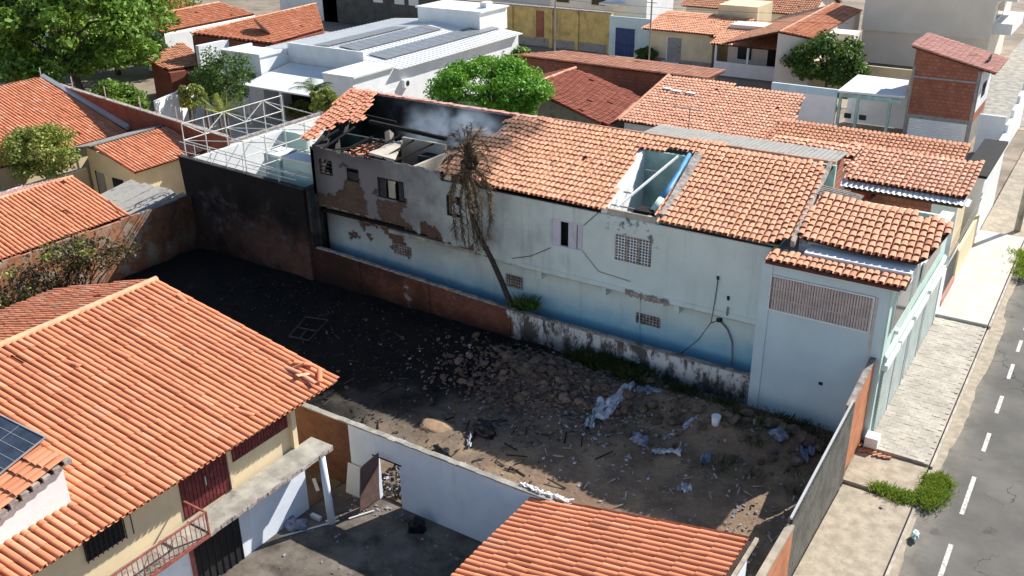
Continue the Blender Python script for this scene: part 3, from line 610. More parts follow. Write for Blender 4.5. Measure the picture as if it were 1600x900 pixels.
# roof timbers under the main tiles
k = MB()
for i in range(19): x = -24.2+i*.86; 
for x in np.arange(-24.0, -9.5, .8):
    if not (-17.9 < x < -13.9): k.bar((x, 32.15, PM.z(x, 32.15)-.14), (x, YR, PM.z(x, YR)-.14), .07)
k.build('rafters', 'deck', LH)
k = MB(); k.prism([(-23.6, 32.2, 6.72), (-16.9, 32.2, 6.72), (-18.0, YR, ZR-.2), (-22.6, YR, ZR-.2)], [(-23.6, 32.2, 6.76), (-16.9, 32.2, 6.76), (-18.0, YR, ZR-.16), (-22.6, YR, ZR-.16)])
k.prism([(-14.2, 32.2, 6.72), (-9.4, 32.2, 6.72), (-9.4, YR, ZR-.2), (-14.2, YR, ZR-.2)], [(-14.2, 32.2, 6.76), (-9.4, 32.2, 6.76), (-9.4, YR, ZR-.16), (-14.2, YR, ZR-.16)])
k.build('light_stop_deck', 'deck', LH)  # thin unseen sheets added below the tiles to keep light out
caps(LH, (-9.3, YR, ZR+.02), (-22.6, YR, ZR+.02), 'tile_main', .12)
k = MB()
x = -35.0
while x < -22.7:
    k.box(x, x+.2, YR-.05+rnd.uniform(-.03, .03), YR+.24, ZR-.1, ZR-.02+rnd.uniform(0, .06)); x += .21
k.build('wall_coping', 'tile_pink', LH)
MB().prism([(-9.0, 32.1, 6.8), (-8.84, 32.1, 6.8), (-9.44, YR, ZR-.1), (-9.6, YR, ZR-.1)], [(-9.0, 32.1, 7.05), (-8.84, 32.1, 7.02), (-9.44, YR, ZR+.08), (-9.6, YR, ZR+.1)]).build('verge_mortar', 'mortar', LH)
# light well in the roof
zf = 4.2; X0, X1, Y0, Y1 = -16.45, -14.62, 32.2, 37.1
wa, wb, wc_, wd = [PM(x, y) for x, y in [(949, 324), (1006, 236), (1084, 242), (1021, 343)]]
wb.y = wc_.y = 37.1; wa.y = wd.y = 32.2
def quadwall(name, mat, p, q, th, zb, zo=-.03):
    d_ = Vector((q.y-p.y, p.x-q.x, 0)).normalized()*th; L = [p, q, q+d_, p+d_]
    return MB().prism([(v.x, v.y, zb) for v in L], [(v.x, v.y, PM.z(0, v.y)+zo) for v in L]).build(name, mat, LH)
MB().prism([(v.x, v.y, zf-.1) for v in (wa, wd, wc_, wb)], [(v.x, v.y, zf) for v in (wa, wd, wc_, wb)]).build('light_well_floor', 'dark', LH)
quadwall('light_well_wall', 'white_clean', wa, wb, -.3, zf); quadwall('light_well_wall', 'mint', wd, wc_, .12, zf); quadwall('light_well_wall', 'mint_old', wb, wc_, -.12, zf)
bx('light_well_wall', 'smokedcream', LH, wa.x, wd.x, Y0-.06, Y0+.06, 6.3, 6.85)
e1 = Vector((.14, 0, 0)); e2 = Vector((.48, 0, 0))
MB().prism([wd+e1, wd+e2, wc_+e2, wc_+e1], [wd+e1+Vector((0, 0, .2)), wd+e2+Vector((0, 0, .14)), wc_+e2+Vector((0, 0, .16)), wc_+e1+Vector((0, 0, .22))]).build('mortar_kerb', 'mortar', LH)
MB().bar((-15.6, 37.0, 7.85), (-16.1, 32.4, 6.9), .08).build('beam', 'white', LH)
for t in (.3, .72, .95): 
    y = 37.0-4.7*t; MB().bar((X0, y, PM.z(0, y)-.1), (-15.6-.5*t if t < .9 else X1, y, PM.z(0, y)-.1), .05).build('batten', 'pipe', LH)
MB().tube([wc_+Vector((-.12, 0, .05)), wc_.lerp(wd, .3)+Vector((-.12, 0, .03)), wc_.lerp(wd, .55)+Vector((-.14, 0, 0)), wc_.lerp(wd, .75)+Vector((-.2, 0, -.05))], [.09, .11, .14, .2], 9).build('rolled_tarpaulin', 'tarp', LH, True)
MB().tube([wc_.lerp(wd, .74)+Vector((-.2, 0, -.05)), wc_.lerp(wd, .9)+Vector((-.25, 0, -.1))], [.2, .22], 9).build('pale_duct', 'mint', LH, True)
MB().box(-15.35, -14.65, 32.3, 32.95, 6.3, 6.95).build('burnt_cistern', 'charred', LH)
# front block
YF = 31.55
MT['front'] = M('front_block_paint', (.58, .69, .72), .05, .8, dirt=.24, dcol=(.5, .53, .54), streak=.25)
MB().box(-9.6, -5.25, YF, 36.2, 0, 6.42).build('front_block', 'front', LH, label='pale blue-white front block with curtained window')
bx('pilaster', 'front', LH, -9.75, -9.35, YF-.05, YF+.0, 0, 6.4)
a, b, c, d = rect(P2([(1204, 424), (1368, 461), (1361, 518), (1200, 479)], YF))
c, d = 4.43, 5.83; a, b = Yp(1203, 450, YF).x, Yp(1364, 490, YF).x
e = wframe(a, b, c, d, YF-.06, 'white', .05, dep=.06); bx('recess_shade_panel', 'dark', e, a, b, YF-.012, YF-.004, c, d)  # flat near-black sheet paints the shade behind the curtain
k = MB(); n = 36; V = []; Q = []
for i in range(n*6+1):
    x = a+.08+(b-a-.12)*i/(n*6); o_ = .03*math.sin(i/6*2*math.pi+.6*math.sin(i*.07)); V += [(x, YF-.035+o_, c+.05), (x, YF-.035+o_, d-.05)]
Q = [(2*i, 2*i+2, 2*i+3, 2*i+1) for i in range(n*6)]
m = quick_mesh('curtain', V, Q); m.shade_smooth(); add('curtain', m, 'curtain', e)
for z in (c+.9, c+.5): bx('bar', 'curtain', e, a, b, YF-.075, YF-.06, z, z+.03)
bx('downpipe', 'curtain', LH, b+.02, b+.1, YF-.04, YF, 3.5, 5.8)
bx('wall_vent', 'black', LH, -7.2, -7.05, YF-.02, YF+.0, 1.9, 2.02)
# eave strip, flat gutter, upper front roof
ep = [(-9.5, 31.2), (-4.75, 31.2), (-4.75, 32.0), (-9.5, 32.0)]
MB().box(-9.6, -4.95, 31.35, 31.52, 6.28, 6.45).build('eave_beam', 'burgundy', LH)
tiles('eave_roof', LH, [(x, y, 6.5+.2*(y-31.2)) for x, y in ep], (0, -1), .2, 'tile_main', .235, .38, 0, (), 14, 6)
bx('flat_gutter', 'white_clean', LH, -8.4, -4.75, 31.85, 32.79, 6.42, 6.8)
PF = plane(1432, 412, 7.0, (0, -1), .2)
fp = [PF(x, y) for x, y in [(1286, 305), (1310, 312), (1477, 345), (1489, 356), (1452, 401), (1432, 411), (1342, 394), (1256, 372), (1243, 362)]]
tiles('upper_front_roof', LH, fp, (0, -1), .2, 'tile_main', .25, .42, 300, (), 15, 6, coldir=(.08, -1), label='patched clay tile roof of the front rooms')
walls(LH, [(fp[8].x+.2, 32.8), (-5.0, 32.8), (-5.0, 35.25), (fp[8].x+.2, 35.25)], lambda x, y: PF.z(x, y)-.12, 'white', 6.43, 'clerestory_wall')
k = MB()
for i in range(6): y = 35.65+i*.16; k.bar((-9.3, y, 7.7+i*.02), (-7.6, y-.15, 7.7), .05)
k.build('bare_battens', 'mortar', LH)
MB().prism([(-8.83, 32.6, 6.8), (-8.55, 32.6, 6.8), (-8.8, 36.0, 7.5), (-9.2, 36.0, 7.5)], [(-8.83, 32.6, 7.0), (-8.6, 32.6, 6.97), (-8.9, 36.0, 7.66), (-9.2, 36.0, 7.7)]).build('verge_mortar', 'mortar', LH)
# street side of the house
bx('street_wall', 'mint', LH, -5.6, -5.25, 36.21, 43.0, 0, 5.3); bx('street_facing', 'mint', LH, -5.25, -5.2, 31.6, 36.2, 0, 6.4)
MB().prism([(-5.19, 32, 3.2), (-5.08, 32, 3.2), (-5.08, 42.8, 3.2), (-5.19, 42.8, 3.2)], [(-5.19, 32, 3.5), (-5.08, 32, 3.4), (-5.08, 42.8, 3.4), (-5.19, 42.8, 3.5)]).build('canopy_ledge', 'mint', LH)
for (y0, y1) in ((32.0, 33.9), (34.2, 36.1), (36.6, 38.9), (39.4, 42.4)):
    s_ = bx('roller_shutter', 'shutter', LH, -5.2, -5.12, y0, y1, .22, 2.9)
    k = MB()
    for j in range(18): k.box(-5.12, -5.105, y0+.04, y1-.04, .3+j*.143, .38+j*.143)
    k.build('slat', 'shutter', s_); bx('shutter_box', 'white', s_, -5.2, -5.0, y0-.05, y1+.05, 2.9, 3.12); bx('jamb', 'white', s_, -5.2, -5.08, y1+.001, y1+.08, .22, 2.9)
for (y0, y1) in ((32.2, 34.8), (35.3, 36.15), (37.2, 40.6)):
    s_ = bx('window', 'white', LH, -5.2, -5.13, y0, y1, 4.3, 5.15 if y0 > 37 else 5.75); bx('pane', 'glass', s_, -5.13, -5.12, y0+.07, y1-.07, 4.38, 5.07 if y0 > 37 else 5.67)
bx('wall_lamp_box', 'white', LH, -5.19, -5.05, 33.2, 33.45, 3.8, 3.95)
bx('street_wall_coping', 'white', LH, -5.65, -5.15, 36.25, 43.02, 5.3, 5.38)
bx('side_wall', 'mint', LH, -9.3, -5.6, 42.8, 43.0, 0, 5.2)
bx('upper_terrace', 'concrete', LH, -9.3, -5.61, 36.25, 42.79, 3.0, 3.2)
bx('parapet_block', 'white_clean', LH, -6.4, -5.3, 38.8, 39.1, 5.38, 6.0)
# cables, meter and pipe on the long wall
def cable(parent, pts, r, mat='cable'): return MB().tube(pts, r, 5).build('cable', mat, parent)
def wy(L, Y, r, mat='cable'): return cable(LH, [Yp(x, y, Y) for x, y in L], r, mat)
wy([(1122, 435), (1117, 470), (1111, 504), (1092, 530), (1062, 554)], YU-.05, .018); wy([(1111, 505), (1124, 500)], YU-.05, .018)
wy([(1124, 500), (1137, 515), (1144, 535), (1143, 570)], YL-.08, .035, 'pipe'); MB().tube([Yp(1122, 500, YU-.1), Yp(1126, 500, YU+.05)], .1, 8).build('meter', 'black', LH)
MB().tube([Yp(1122, 437, YU-.06), Yp(1121, 432, YU-.06)], .05, 6).build('wire_bracket', 'black', LH); MB().tube([Yp(1138, 464, YU-.05), Yp(1138, 468, YU+.02)], .06, 6).build('wire_bracket', 'black', LH); MB().tube([Yp(1137, 480, YU-.05), Yp(1136, 493, YU-.05)], .04, 6).build('downpipe', 'pipe', LH)
wy([(800, 404), (830, 400), (861, 387)], YU-.03, .014); wy([(912, 352), (940, 328)], YU-.03, .014); wy([(910, 392), (935, 424), (985, 440)], YU-.03, .01)
wy([(1000, 462), (999, 500), (999, 540)], YL-.03, .03, 'longwall')
# ================================================================== WALLS AROUND THE LOT
BW = thing('boundary_wall', (-20, YB, 0), 'low brick and stained plaster wall along the foot of the long burnt house', 'wall')
def bh(x): return 1.40+.5*min(1, max(0, (-20.5-x)/11))
k = MB(); xs = [-32.6+i*.6 for i in range(39)]
for a_, b_ in zip(xs[:-1], xs[1:]):
    if b_ > -9.8: b_ = -9.8
    k.prism([(a_, YB, 0), (b_, YB, 0), (b_, YB+.15, 0), (a_, YB+.15, 0)], [(a_, YB, bh(a_)+rnd.uniform(-.03, .03)), (b_, YB, bh(b_)), (b_, YB+.15, bh(b_)), (a_, YB+.15, bh(a_))])
    if b_ >= -9.8: break
k.build('wall_face', 'brick_bound', BW)
k = MB()
for x in np.arange(-32.3, -9.9, .42): k.box(x, x+.41, YB-.02+rnd.uniform(-.02, .02), YB+.17, bh(x)-.02, bh(x)+.035+rnd.uniform(0, .03))
k.build('coping', 'mortar', BW)
for x in (-29.6, -25.4, -20.9): bx('pier', 'brick_bound', BW, x-.12, x+.12, YB-.05, YB-.001, 0, bh(x)-.03)
TW = thing('charred_wall', (-37, 31.5, 0), 'tall soot-black wall at the back corner of the lot', 'wall')
k = MB(); k.prism([(-41.4, 31.5, 0), (-32.7, 31.5, 0), (-32.7, 31.7, 0), (-41.4, 31.7, 0)], [(-41.75, 31.5, 5.2), (-32.7, 31.5, 4.92), (-32.7, 31.7, 4.92), (-41.75, 31.7, 5.2)]); k.build('wall_face', 'brick_burnt', TW)
MB().prism([(-41.77, 31.46, 5.2), (-32.68, 31.46, 4.92), (-32.68, 31.74, 4.92), (-41.77, 31.74, 5.2)], [(-41.77, 31.46, 5.25), (-32.68, 31.46, 4.97), (-32.68, 31.74, 4.97), (-41.77, 31.74, 5.25)]).build('coping', 'charplaster', TW)
bx('end_return', 'charplaster', TW, -32.95, -32.56, 31.71, 32.6, 0, 4.9)
SW = thing('side_brick_wall', (-41.3, 25, 0), 'sunlit brick wall with sooty far end on the left side of the lot', 'wall')
k = MB(); 
for i in range(24): 
    y0 = 10+i*.9; y1 = min(y0+.9, 31.48); z = 3.1+.04*math.sin(i*1.7); k.box(-41.35, -41.2, y0, y1-.001, 0, z)
    if y1 > 31.4: break
k.build('wall_face', 'brick_left', SW)
# white yard wall with a doorway
YW = 19.56
YWt = thing('yard_wall', (-15, YW, 0), 'weathered white wall with broken doorway between yard and lot', 'wall')
dx0, dx1 = Zp(600, 808).x, Yp(629, 800, YW).x; dx0 = dx1-.95; dzt = Yp(621, 727, YW).z
k = MB(); k.box(-19.4, dx0, YW, YW+.15, 0, 2.6).box(dx1, -11.2, YW, YW+.15, 0, 2.6).box(dx0, dx1, YW, YW+.15, dzt, 2.6); k.build('wall_face', 'yardwhite', YWt)
k = MB()
for x in np.arange(-21.9, -11.3, .35): k.box(x, x+.345, YW-.03+rnd.uniform(-.015, .015), YW+.18, 2.6, 2.64+rnd.uniform(0, .03))
k.build('coping', 'concrete', YWt)
bx('brick_infill', 'brick_brown', YWt, -21.9, -19.4, YW, YW+.15, 0, 2.6)
bx('lintel', 'charred', YWt, dx0-.2, dx1+.1, YW-.012, YW-.002, dzt, dzt+.05)
o = MB().pts([(-.02, 0, 0), (.02, 0, 0), (.02, .95, .05), (-.02, .95, .05), (-.02, .05, 1.95), (.02, .05, 1.95), (.02, .9, 1.85), (-.02, .9, 1.85)]).build('sheet_metal_door', 'rust', label='rusty sheet metal door hanging open at the yard doorway', cat='door')
o.location = (dx0-.02, YW-.04, .05); o.rotation_euler = (0, -.10, math.radians(178))
o = bx('board', 'white', None, 0, .9, -.02, .02, 0, 1.1, label='white board leaning on the yard wall left of the doorway', cat='board'); o.location = (dx0-1.25, YW-.32, 0); o.rotation_euler = (-.22, 0, 0)
# street fence: corrugated sheets
FE = thing('sheet_metal_fence', (-5.3, 25.5, 0), 'tall grey corrugated sheet metal fence between the lot and the sidewalk', 'fence')
def fz(y): return 2.6+(y-22.5)*.105
ys = np.linspace(22.55, 28.7, 8)
for a_, b_ in zip(ys[:-1], ys[1:]): corrugated('metal_sheet', 'galv', FE, [(-5.3, a_+.005, .08), (-5.3, b_-.005, .08), (-5.3, b_-.005, fz(b_)), (-5.3, a_+.005, fz(a_))], 5, .04)
MB().bar((-5.36, 22.5, fz(22.5)+.02), (-5.36, 28.7, fz(28.7)+.02), .07).build('top_rail', 'alu', FE); MB().bar((-5.38, 22.5, 1.1), (-5.38, 28.7, 1.3), .05).build('rail', 'rust', FE)
for y in (22.5, 25.5): bx('post', 'rust', FE, -5.44, -5.37, y, y+.07, 0, fz(y))
BP = thing('brick_wall_stub', (-5.45, 30, 0), 'orange brick wall stub between metal fence and white front block', 'wall')
MB().prism([(-5.55, 28.72, 0), (-5.38, 28.72, 0), (-5.38, 31.5, 0), (-5.55, 31.5, 0)], [(-5.55, 28.72, 3.0), (-5.38, 28.72, 3.0), (-5.38, 31.5, 3.5), (-5.55, 31.5, 3.5)]).build('wall_face', 'brick_orange', BP)
MT['brick_orange_y'] = brick_mat('orange_brick_side', (.62, .24, .11), (.52, .19, .09), (.40, .30, .24), .3, .2, 'Y'); BP.children[0].data.materials[0] = MT['brick_orange_y']
MB().prism([(-5.57, 28.7, 3.0), (-5.36, 28.7, 3.0), (-5.36, 31.5, 3.5), (-5.57, 31.5, 3.5)], [(-5.57, 28.7, 3.05), (-5.36, 28.7, 3.05), (-5.36, 31.5, 3.55), (-5.57, 31.5, 3.55)]).build('coping', 'mortar', BP)
PB = thing('garden_side_wall', (-5.3, 20, 0), 'rendered red wall with pale coping next to the foreground clay roof', 'wall')
bx('wall_face', 'brick_orange_y', PB, -5.42, -5.25, 12, 22.48, 0, 2.35); MB().bar((-5.335, 12, 2.4), (-5.335, 22.48, 2.4), .22, .1).build('coping', 'sidewalk', PB)
# ================================================================== FOREGROUND LEFT HOUSE
FL = thing('cream_house', (-23, 12, 0), 'cream two-storey house with bright orange barrel tile roof in the left foreground', 'house')
PL = plane(395, 675, 4.5, (1, 0), .28)
fl = [PL(x, y) for x, y in [(512, 580), (240, 435)]]; XR = -26.7
zr = PL.z(XR, 0); XE = -19.3
poly = [(XE, 2, PL.z(XE, 0)), (XE, 19.2, PL.z(XE, 0)), (-19.7, 19.28, PL.z(-19.7, 0)), (XR, 18.45, zr), (XR, 2, zr)]
tiles('roof', FL, poly, (1, 0), .28, 'tile_orange', .21, .55, 300, (), 21, 6, coldir=(1, .116), jit=.6, missing=.0015, lift=.016)
tiles('roof_back_slope', FL, [(XR, 2, zr), (XR, 18.45, zr), (XR-5.5, 18.0, zr-5.5*.28), (XR-5.5, 2, zr-5.5*.28)], (-1, 0), .28, 'tile_mid', .21, .55, 0, (), 22, 5, lift=.016)
caps(FL, (XR, 18.45, zr+.06), (XR, 2, zr+.06), 'ridge', .13)
XWl = -20.0
MT['creamf'] = M('cream_house_paint', (.74, .61, .40), .06, .8, dirt=.26, dcol=(.5, .4, .27), streak=.3)
walls(FL, [(XWl, 2), (XWl, 17.72), (-31.8, 17.72), (-31.8, 2)], lambda x, y: min(PL.z(x, y), zr-(XR-x)*.28)-.12 if x > -30 else 4.8, 'creamf')
bx('gable_infill', 'creamf', FL, -27.5, -25.9, 17.5, 17.71, 4.9, 6.2)
bx('lower_wall', 'yardwhite', FL, -19.999, -19.9, 8, 17.9, 0, 2.42); bx('corner_post', 'creamf', FL, -19.999, -19.84, 17.55, 17.74, 2.6, 4.35)
# terrace slab on a post
TS = bx('terrace_slab', 'concrete', FL, -19.89, -18.95, 13.3, 18.35, 2.43, 2.6)
k = MB()
for y in np.arange(13.3, 18.3, .2): k.box(-18.949, -18.93+rnd.random()*.03, y, y+.19, 2.45+rnd.random()*.03, 2.585)
k.build('worn_edge', 'mortar', TS)
MB().tube([(-18.75, 17.75, 0), (-18.98, 17.85, 2.43)], [.13, .11], 10).build('post', 'yardwhite', FL, True)
# balcony and railing towards the camera
BS = bx('balcony', 'concrete', FL, -19.89, -18.95, 3, 13.28, 2.43, 2.56); bx('balcony_edge', 'redrail', BS, -18.949, -18.88, 3, 13.28, 2.5, 2.6)
RA = MB(); RA.bar((-18.9, 3, 3.35), (-18.9, 13.25, 3.35), .05).bar((-18.9, 13.25, 2.6), (-18.9, 13.25, 3.38), .05).bar((-19.85, 13.25, 3.35), (-18.9, 13.25, 3.35), .05); RL_ = RA.build('railing', 'redrail', FL)
for i in range(60):
    y = 4+i*.155; MB().bar((-18.9, y, 2.6), (-18.9, y, 3.33), .018).build('baluster', 'redrail', RL_)
for (cy, r_) in ((12.2, .32), (11.4, .32), (10.6, .32), (9.8, .3)):
    MB().tube([(-18.88, cy+math.cos(t)*r_, 2.68+math.sin(t)*r_*1.7) for t in [math.pi*i/10 for i in range(11)]], .014, 4).build('scroll', 'redrail', RL_)
# openings on the lit wall (X plane)
def xrect(L, X): 
    q = [Xp(x, y, X) for x, y in L]; return min(p.y for p in q), max(p.y for p in q), min(p.z for p in q), max(p.z for p in q)
def xbox(name, mat, par, y0, y1, z0, z1, x0, x1): return bx(name, mat, par, x0, x1, y0, y1, z0, z1)
y0, y1 = Xp(276, 745, XWl).y, Xp(352, 715, XWl).y
D = xbox('door', 'burgundy', FL, y0, y1, 2.6, 4.4, XWl, XWl+.03)
for i in range(13): 
    ya = y0+(y1-y0)*i/13; xbox('slat', 'burgundy', D, ya+.01, ya+(y1-y0)/13-.02, 2.63, 4.38, XWl+.03, XWl+.045)
xbox('handle', 'alu', D, (y0+y1)/2-.02, (y0+y1)/2+.02, 3.3, 3.6, XWl+.046, XWl+.08)
xbox('door_frame', 'cream', D, y1+.001, y1+.12, 2.6, 4.38, XWl, XWl+.09)
y2, y3 = Xp(360, 700, XWl).y, 17.5
S_ = xbox('shutter', 'burgundy', FL, y2, y3, 3.42, 4.4, XWl, XWl+.03)
for i in range(18): 
    ya = y2+(y3-y2)*i/18; xbox('slat', 'burgundy', S_, ya+.01, ya+(y3-y2)/18-.02, 3.45, 4.38, XWl+.03, XWl+.045)
ya, yb, za, zb = xrect([(127, 835), (187, 800), (188, 842), (135, 875)], XWl)
Wd = xbox('window', 'dark', FL, ya, yb, 3.28, 4.2, XWl+.002, XWl+.02)
for i in range(9): yy = ya+(yb-ya)*i/8; xbox('bar', 'black', Wd, yy-.012, yy+.012, 3.25, 4.22, XWl+.06, XWl+.085)
for i in range(6): zz = 3.3+i*.18; xbox('bar', 'black', Wd, ya, yb, zz-.01, zz+.01, XWl+.055, XWl+.062)
xbox('cable', 'cable', FL, yb+.25, yb+.27, 3.2, 4.4, XWl, XWl+.02)
yd0, yd1 = Xp(305, 885, -19.9).y, Xp(377, 850, -19.9).y
D2 = xbox('lower_door', 'dark', FL, yd0, yd1, 0, 1.9, -19.899, -19.88)
for i in range(8): yy = yd0+(yd1-yd0)*i/7; xbox('bar', 'black', D2, yy-.012, yy+.012, 0, 1.9, -19.87, -19.85)
xbox('jamb', 'redrail', D2, yd0-.12, yd0, 0, 1.95, -19.899, -19.84)
# broken tiles at the roof tip
for i in range(6):
    t = bpy.data.objects.new('broken_tile', TILE_CACHE[(.21, .55, 6, .016)][2].copy()); t.data.materials.append(MT['tile_pale' if i % 2 else 'tile_orange']); COL.objects.link(t); t.parent = FL; t.matrix_parent_inverse = Matrix.Translation(-FL.location)
    bx_ = rnd.uniform(-20.5, -19.6); t.matrix_basis = Matrix.Translation((bx_, rnd.uniform(18.2, 19.0), PL.z(bx_, 0)+.13+rnd.uniform(0, .05)))@Matrix.Rotation(rnd.uniform(0, 6.28), 4, 'Z')@Matrix.Rotation(rnd.uniform(-.4, .4), 4, 'X')
# wing roof with the solar panel at the frame edge
SWg = thing('solar_wing', (-21.5, 6.5, 0), 'small tiled roof wing carrying a dark solar panel, lower left corner', 'roof wing')
PSX = plane(103, 716, 6.2, (0, -1), .25); wc = Zp(103, 716, 6.2)
def wz(x, y): return (x, y, PSX.z(x, y))
tiles('roof', SWg, [wz(wc.x+.05, wc.y), wz(wc.x+.05, 4), wz(wc.x-6, 4), wz(wc.x-6, wc.y)], (0, -1), .25, 'tile_orange', .24, .45, 200, (), 23, 6)
walls(SWg, [(wc.x-.08, 4.2), (wc.x-.08, wc.y-.1), (wc.x-5.9, wc.y-.1), (wc.x-5.9, 4.2)], lambda x, y: PSX.z(x, y)-.12, 'white', 3.2)
k = MB()
for i in range(9): k.box(wc.x-.12-i*.01, wc.x+.1, wc.y-.12-i*.3, wc.y+.08-i*.3, PSX.z(0, wc.y-i*.3)-.14, PSX.z(0, wc.y-i*.3)+rnd.uniform(-.02, .05))
k.build('verge_mortar', 'mortar', SWg)
c_ = PSX(76, 692); pv = [Vector(wz(c_.x-4.4, c_.y)), Vector(wz(c_.x, c_.y)), Vector(wz(c_.x, c_.y-1.75)), Vector(wz(c_.x-4.4, c_.y-1.75))]; nrm = Vector((0, -.25, 1)).normalized()
SP = thing('roof_solar_array', pv[1], 'dark blue solar panel on the small roof at the left edge', 'solar array')
MB().prism([p+nrm*.16 for p in pv], [p+nrm*.2 for p in pv]).build('cells', 'pv', SP)
for t in np.linspace(0, 1, 5):
    a_ = Vector(pv[0]).lerp(pv[1], t); b_ = Vector(pv[3]).lerp(pv[2], t); MB().bar(a_+nrm*.2, b_+nrm*.2, .035 if t in (0, .5, 1) else .012).build('frame', 'alu', SP)
for t in np.linspace(0, 1, 7):
    a_ = Vector(pv[0]).lerp(pv[3], t); b_ = Vector(pv[1]).lerp(pv[2], t); MB().bar(a_+nrm*.2, b_+nrm*.2, .035 if t in (0, 1) else .012).build('frame', 'alu', SP)
for t in (.2, .8):
    a_ = Vector(pv[0]).lerp(pv[1], t); b_ = Vector(pv[3]).lerp(pv[2], t); MB().bar(a_+nrm*.11, b_+nrm*.11, .06).build('mount_rail', 'alu', SP)
# yard floor and things in it
flat('yard_floor', 'yard', -19.9, -5.4, 2, YW, .004, kind='structure')
k = MB(); k.prism([(-19.85, 14.0, 0), (-15.6, 14.3, 0), (-14.6, 6, 0), (-19.85, 6, 0)], [(-19.85, 14.0, .09), (-15.6, 14.3, .09), (-14.6, 6, .09), (-19.85, 6, .09)]); k.build('yard_slab', 'sidewalk', kind='structure')
def single(name, mb, mat, label, cat, group=None, smooth=False): return mb.build(name, mat, None, smooth, label=label, cat=cat, group=group)
p = Zp(440, 840); q = Zp(530, 815); single('pipe', MB().tube([(p.x, p.y, .04), (q.x, q.y, .05)], .03, 6), 'white', 'thin white pipe lying on the yard floor', 'pipe')
p = Zp(545, 812); q = Zp(585, 800); single('pipe', MB().tube([(p.x, p.y, .04), (q.x, q.y, .06)], .025, 6), 'white', 'short white pipe lying near the rusty door', 'pipe')
p = Zp(494, 810); single('brick_block', MB().box(p.x-.2, p.x+.2, p.y-.07, p.y+.07, 0, .12), 'white', 'pale block on the yard floor beside the leaning post', 'block')
p = Zp(482, 782); single('plank', MB().bar((p.x-.6, p.y+.9, .1), (p.x+.4, p.y+.1, .5), .12, .03), 'white', 'white plank propped under the terrace slab', 'plank')
def blob(name, mat, loc, rad, label, cat, seed, group=None, amp=.35, sub=3):
    bm = bmesh.new(); bmesh.ops.create_icosphere(bm, subdivisions=sub, radius=1); r = np.random.default_rng(seed); ph = r.uniform(0, 6.28, 9); fr = r.uniform(2, 6, 9)
    for v in bm.verts:
        c = v.co; s = 1+amp*(.4*math.sin(c.x*fr[0]+ph[0])*math.sin(c.y*fr[1]+ph[1])+.4*math.sin(c.z*fr[2]+ph[2])*math.sin(c.x*fr[3]+ph[3])+.25*math.sin(c.y*fr[4]*2+ph[4])); v.co = Vector((c.x*rad[0], c.y*rad[1], max(c.z, -.45)*rad[2]))*s
    me = bpy.data.meshes.new(name); bm.to_mesh(me); bm.free()
    if sub > 2: me.shade_smooth()
    o = add(name, me, mat, label=label, cat=cat, group=group); o.location = loc; return o
p = Zp(652, 828); blob('rubbish_bag', 'blackbag', (p.x, p.y, .14), (.28, .24, .32), 'black rubbish bag at the foot of the white yard wall', 'rubbish bag', 4)
p = Zp(460, 822); blob('rubbish_heap', 'plasticb', (p.x, p.y, .08), (.4, .25, .2), 'greenish litter heap below the terrace', 'litter', 5, amp=.8)
# ================================================================== FOREGROUND RIGHT ROOF
FG = thing('foreground_house', (-8.5, 15, 0), 'single-storey house with orange barrel tile roof at the bottom edge', 'house')
fz0 = 2.42
fp = [(-12.15, 8, fz0), (-12.15, 19.62, fz0), (-5.5, 19.62, fz0+6.65*.205), (-5.5, 8, fz0+6.65*.205)]
tiles('roof', FG, fp, (-1, 0), .205, 'tile_orange', .215, .6, 300, (), 31, 6, lift=.016, jit=.6, missing=.0, label='orange clay tile roof falling towards the yard')
walls(FG, [(-11.6, 8), (-5.6, 8), (-5.6, 19.5), (-11.6, 19.5)], lambda x, y: fz0+(x+12.15)*.205-.13, 'yardwhite')
k = MB()
for y in np.arange(8.2, 19.5, .36): k.box(-5.52, -5.42, y, y+.35, fz0+1.33, fz0+1.42)
k.build('verge_coping', 'sidewalk', FG)
for i in range(26):
    x = -12.3+i*.06+rnd.uniform(-.1, .1); p = (x, 19.75+rnd.uniform(-.08, .12), 2.5+rnd.uniform(-.02, .12)+.2*max(0, x+12.1))
k = MB()
for i in range(60):
    x = rnd.uniform(-12.6, -11.0); y = 19.72+rnd.uniform(-.06, .1); z = 2.66+rnd.random()*.06; a_ = rnd.uniform(0, 3.1); l = rnd.uniform(.05, .2); k.bar((x, y, z), (x+math.cos(a_)*l, y+math.sin(a_)*l*.4, z+rnd.uniform(-.03, .04)), .05, .03)
k.build('loose_rubble', 'white', YWt, kind='stuff')
# ================================================================== NEIGHBOURS, left
def roof_house(name, label, base, parts, cat='house'):
    t = thing(name, base, label, cat)
    for (pl, px, mat, kw) in parts:
        tiles('roof', t, [pl(x, y) for x, y in px], pl.ax, pl.s, mat, deck=True, **kw)
    return t
R3 = thing('low_house', (-45, 24, 0), 'low house with red barrel tile roof and ridge behind the scorched bush', 'house')
P3 = plane(200, 335, 3.0, (1, 0), .3); x3 = -46.15; z3 = P3.z(x3, 0); xe = P3(200, 335).x
tiles('roof', R3, [(xe+.05, 16, P3.z(xe, 0)), (xe+.05, 28.0, P3.z(xe, 0)), (x3, 28.0, z3), (x3, 16, z3)], (1, 0), .3, 'tile_orange', .23, .5, 300, (), 41, 5, jit=.6, lift=.016)
tiles('roof_back_slope', R3, [(x3, 16, z3), (x3, 28.0, z3), (x3-4.5, 28.0, z3-1.35), (x3-4.5, 16, z3-1.35)], (-1, 0), .3, 'tile_pink', .23, .4, 0, (), 42, 5)
caps(R3, (x3, 28.0, z3+.05), (x3, 16, z3+.05), 'tile_pale', .12)
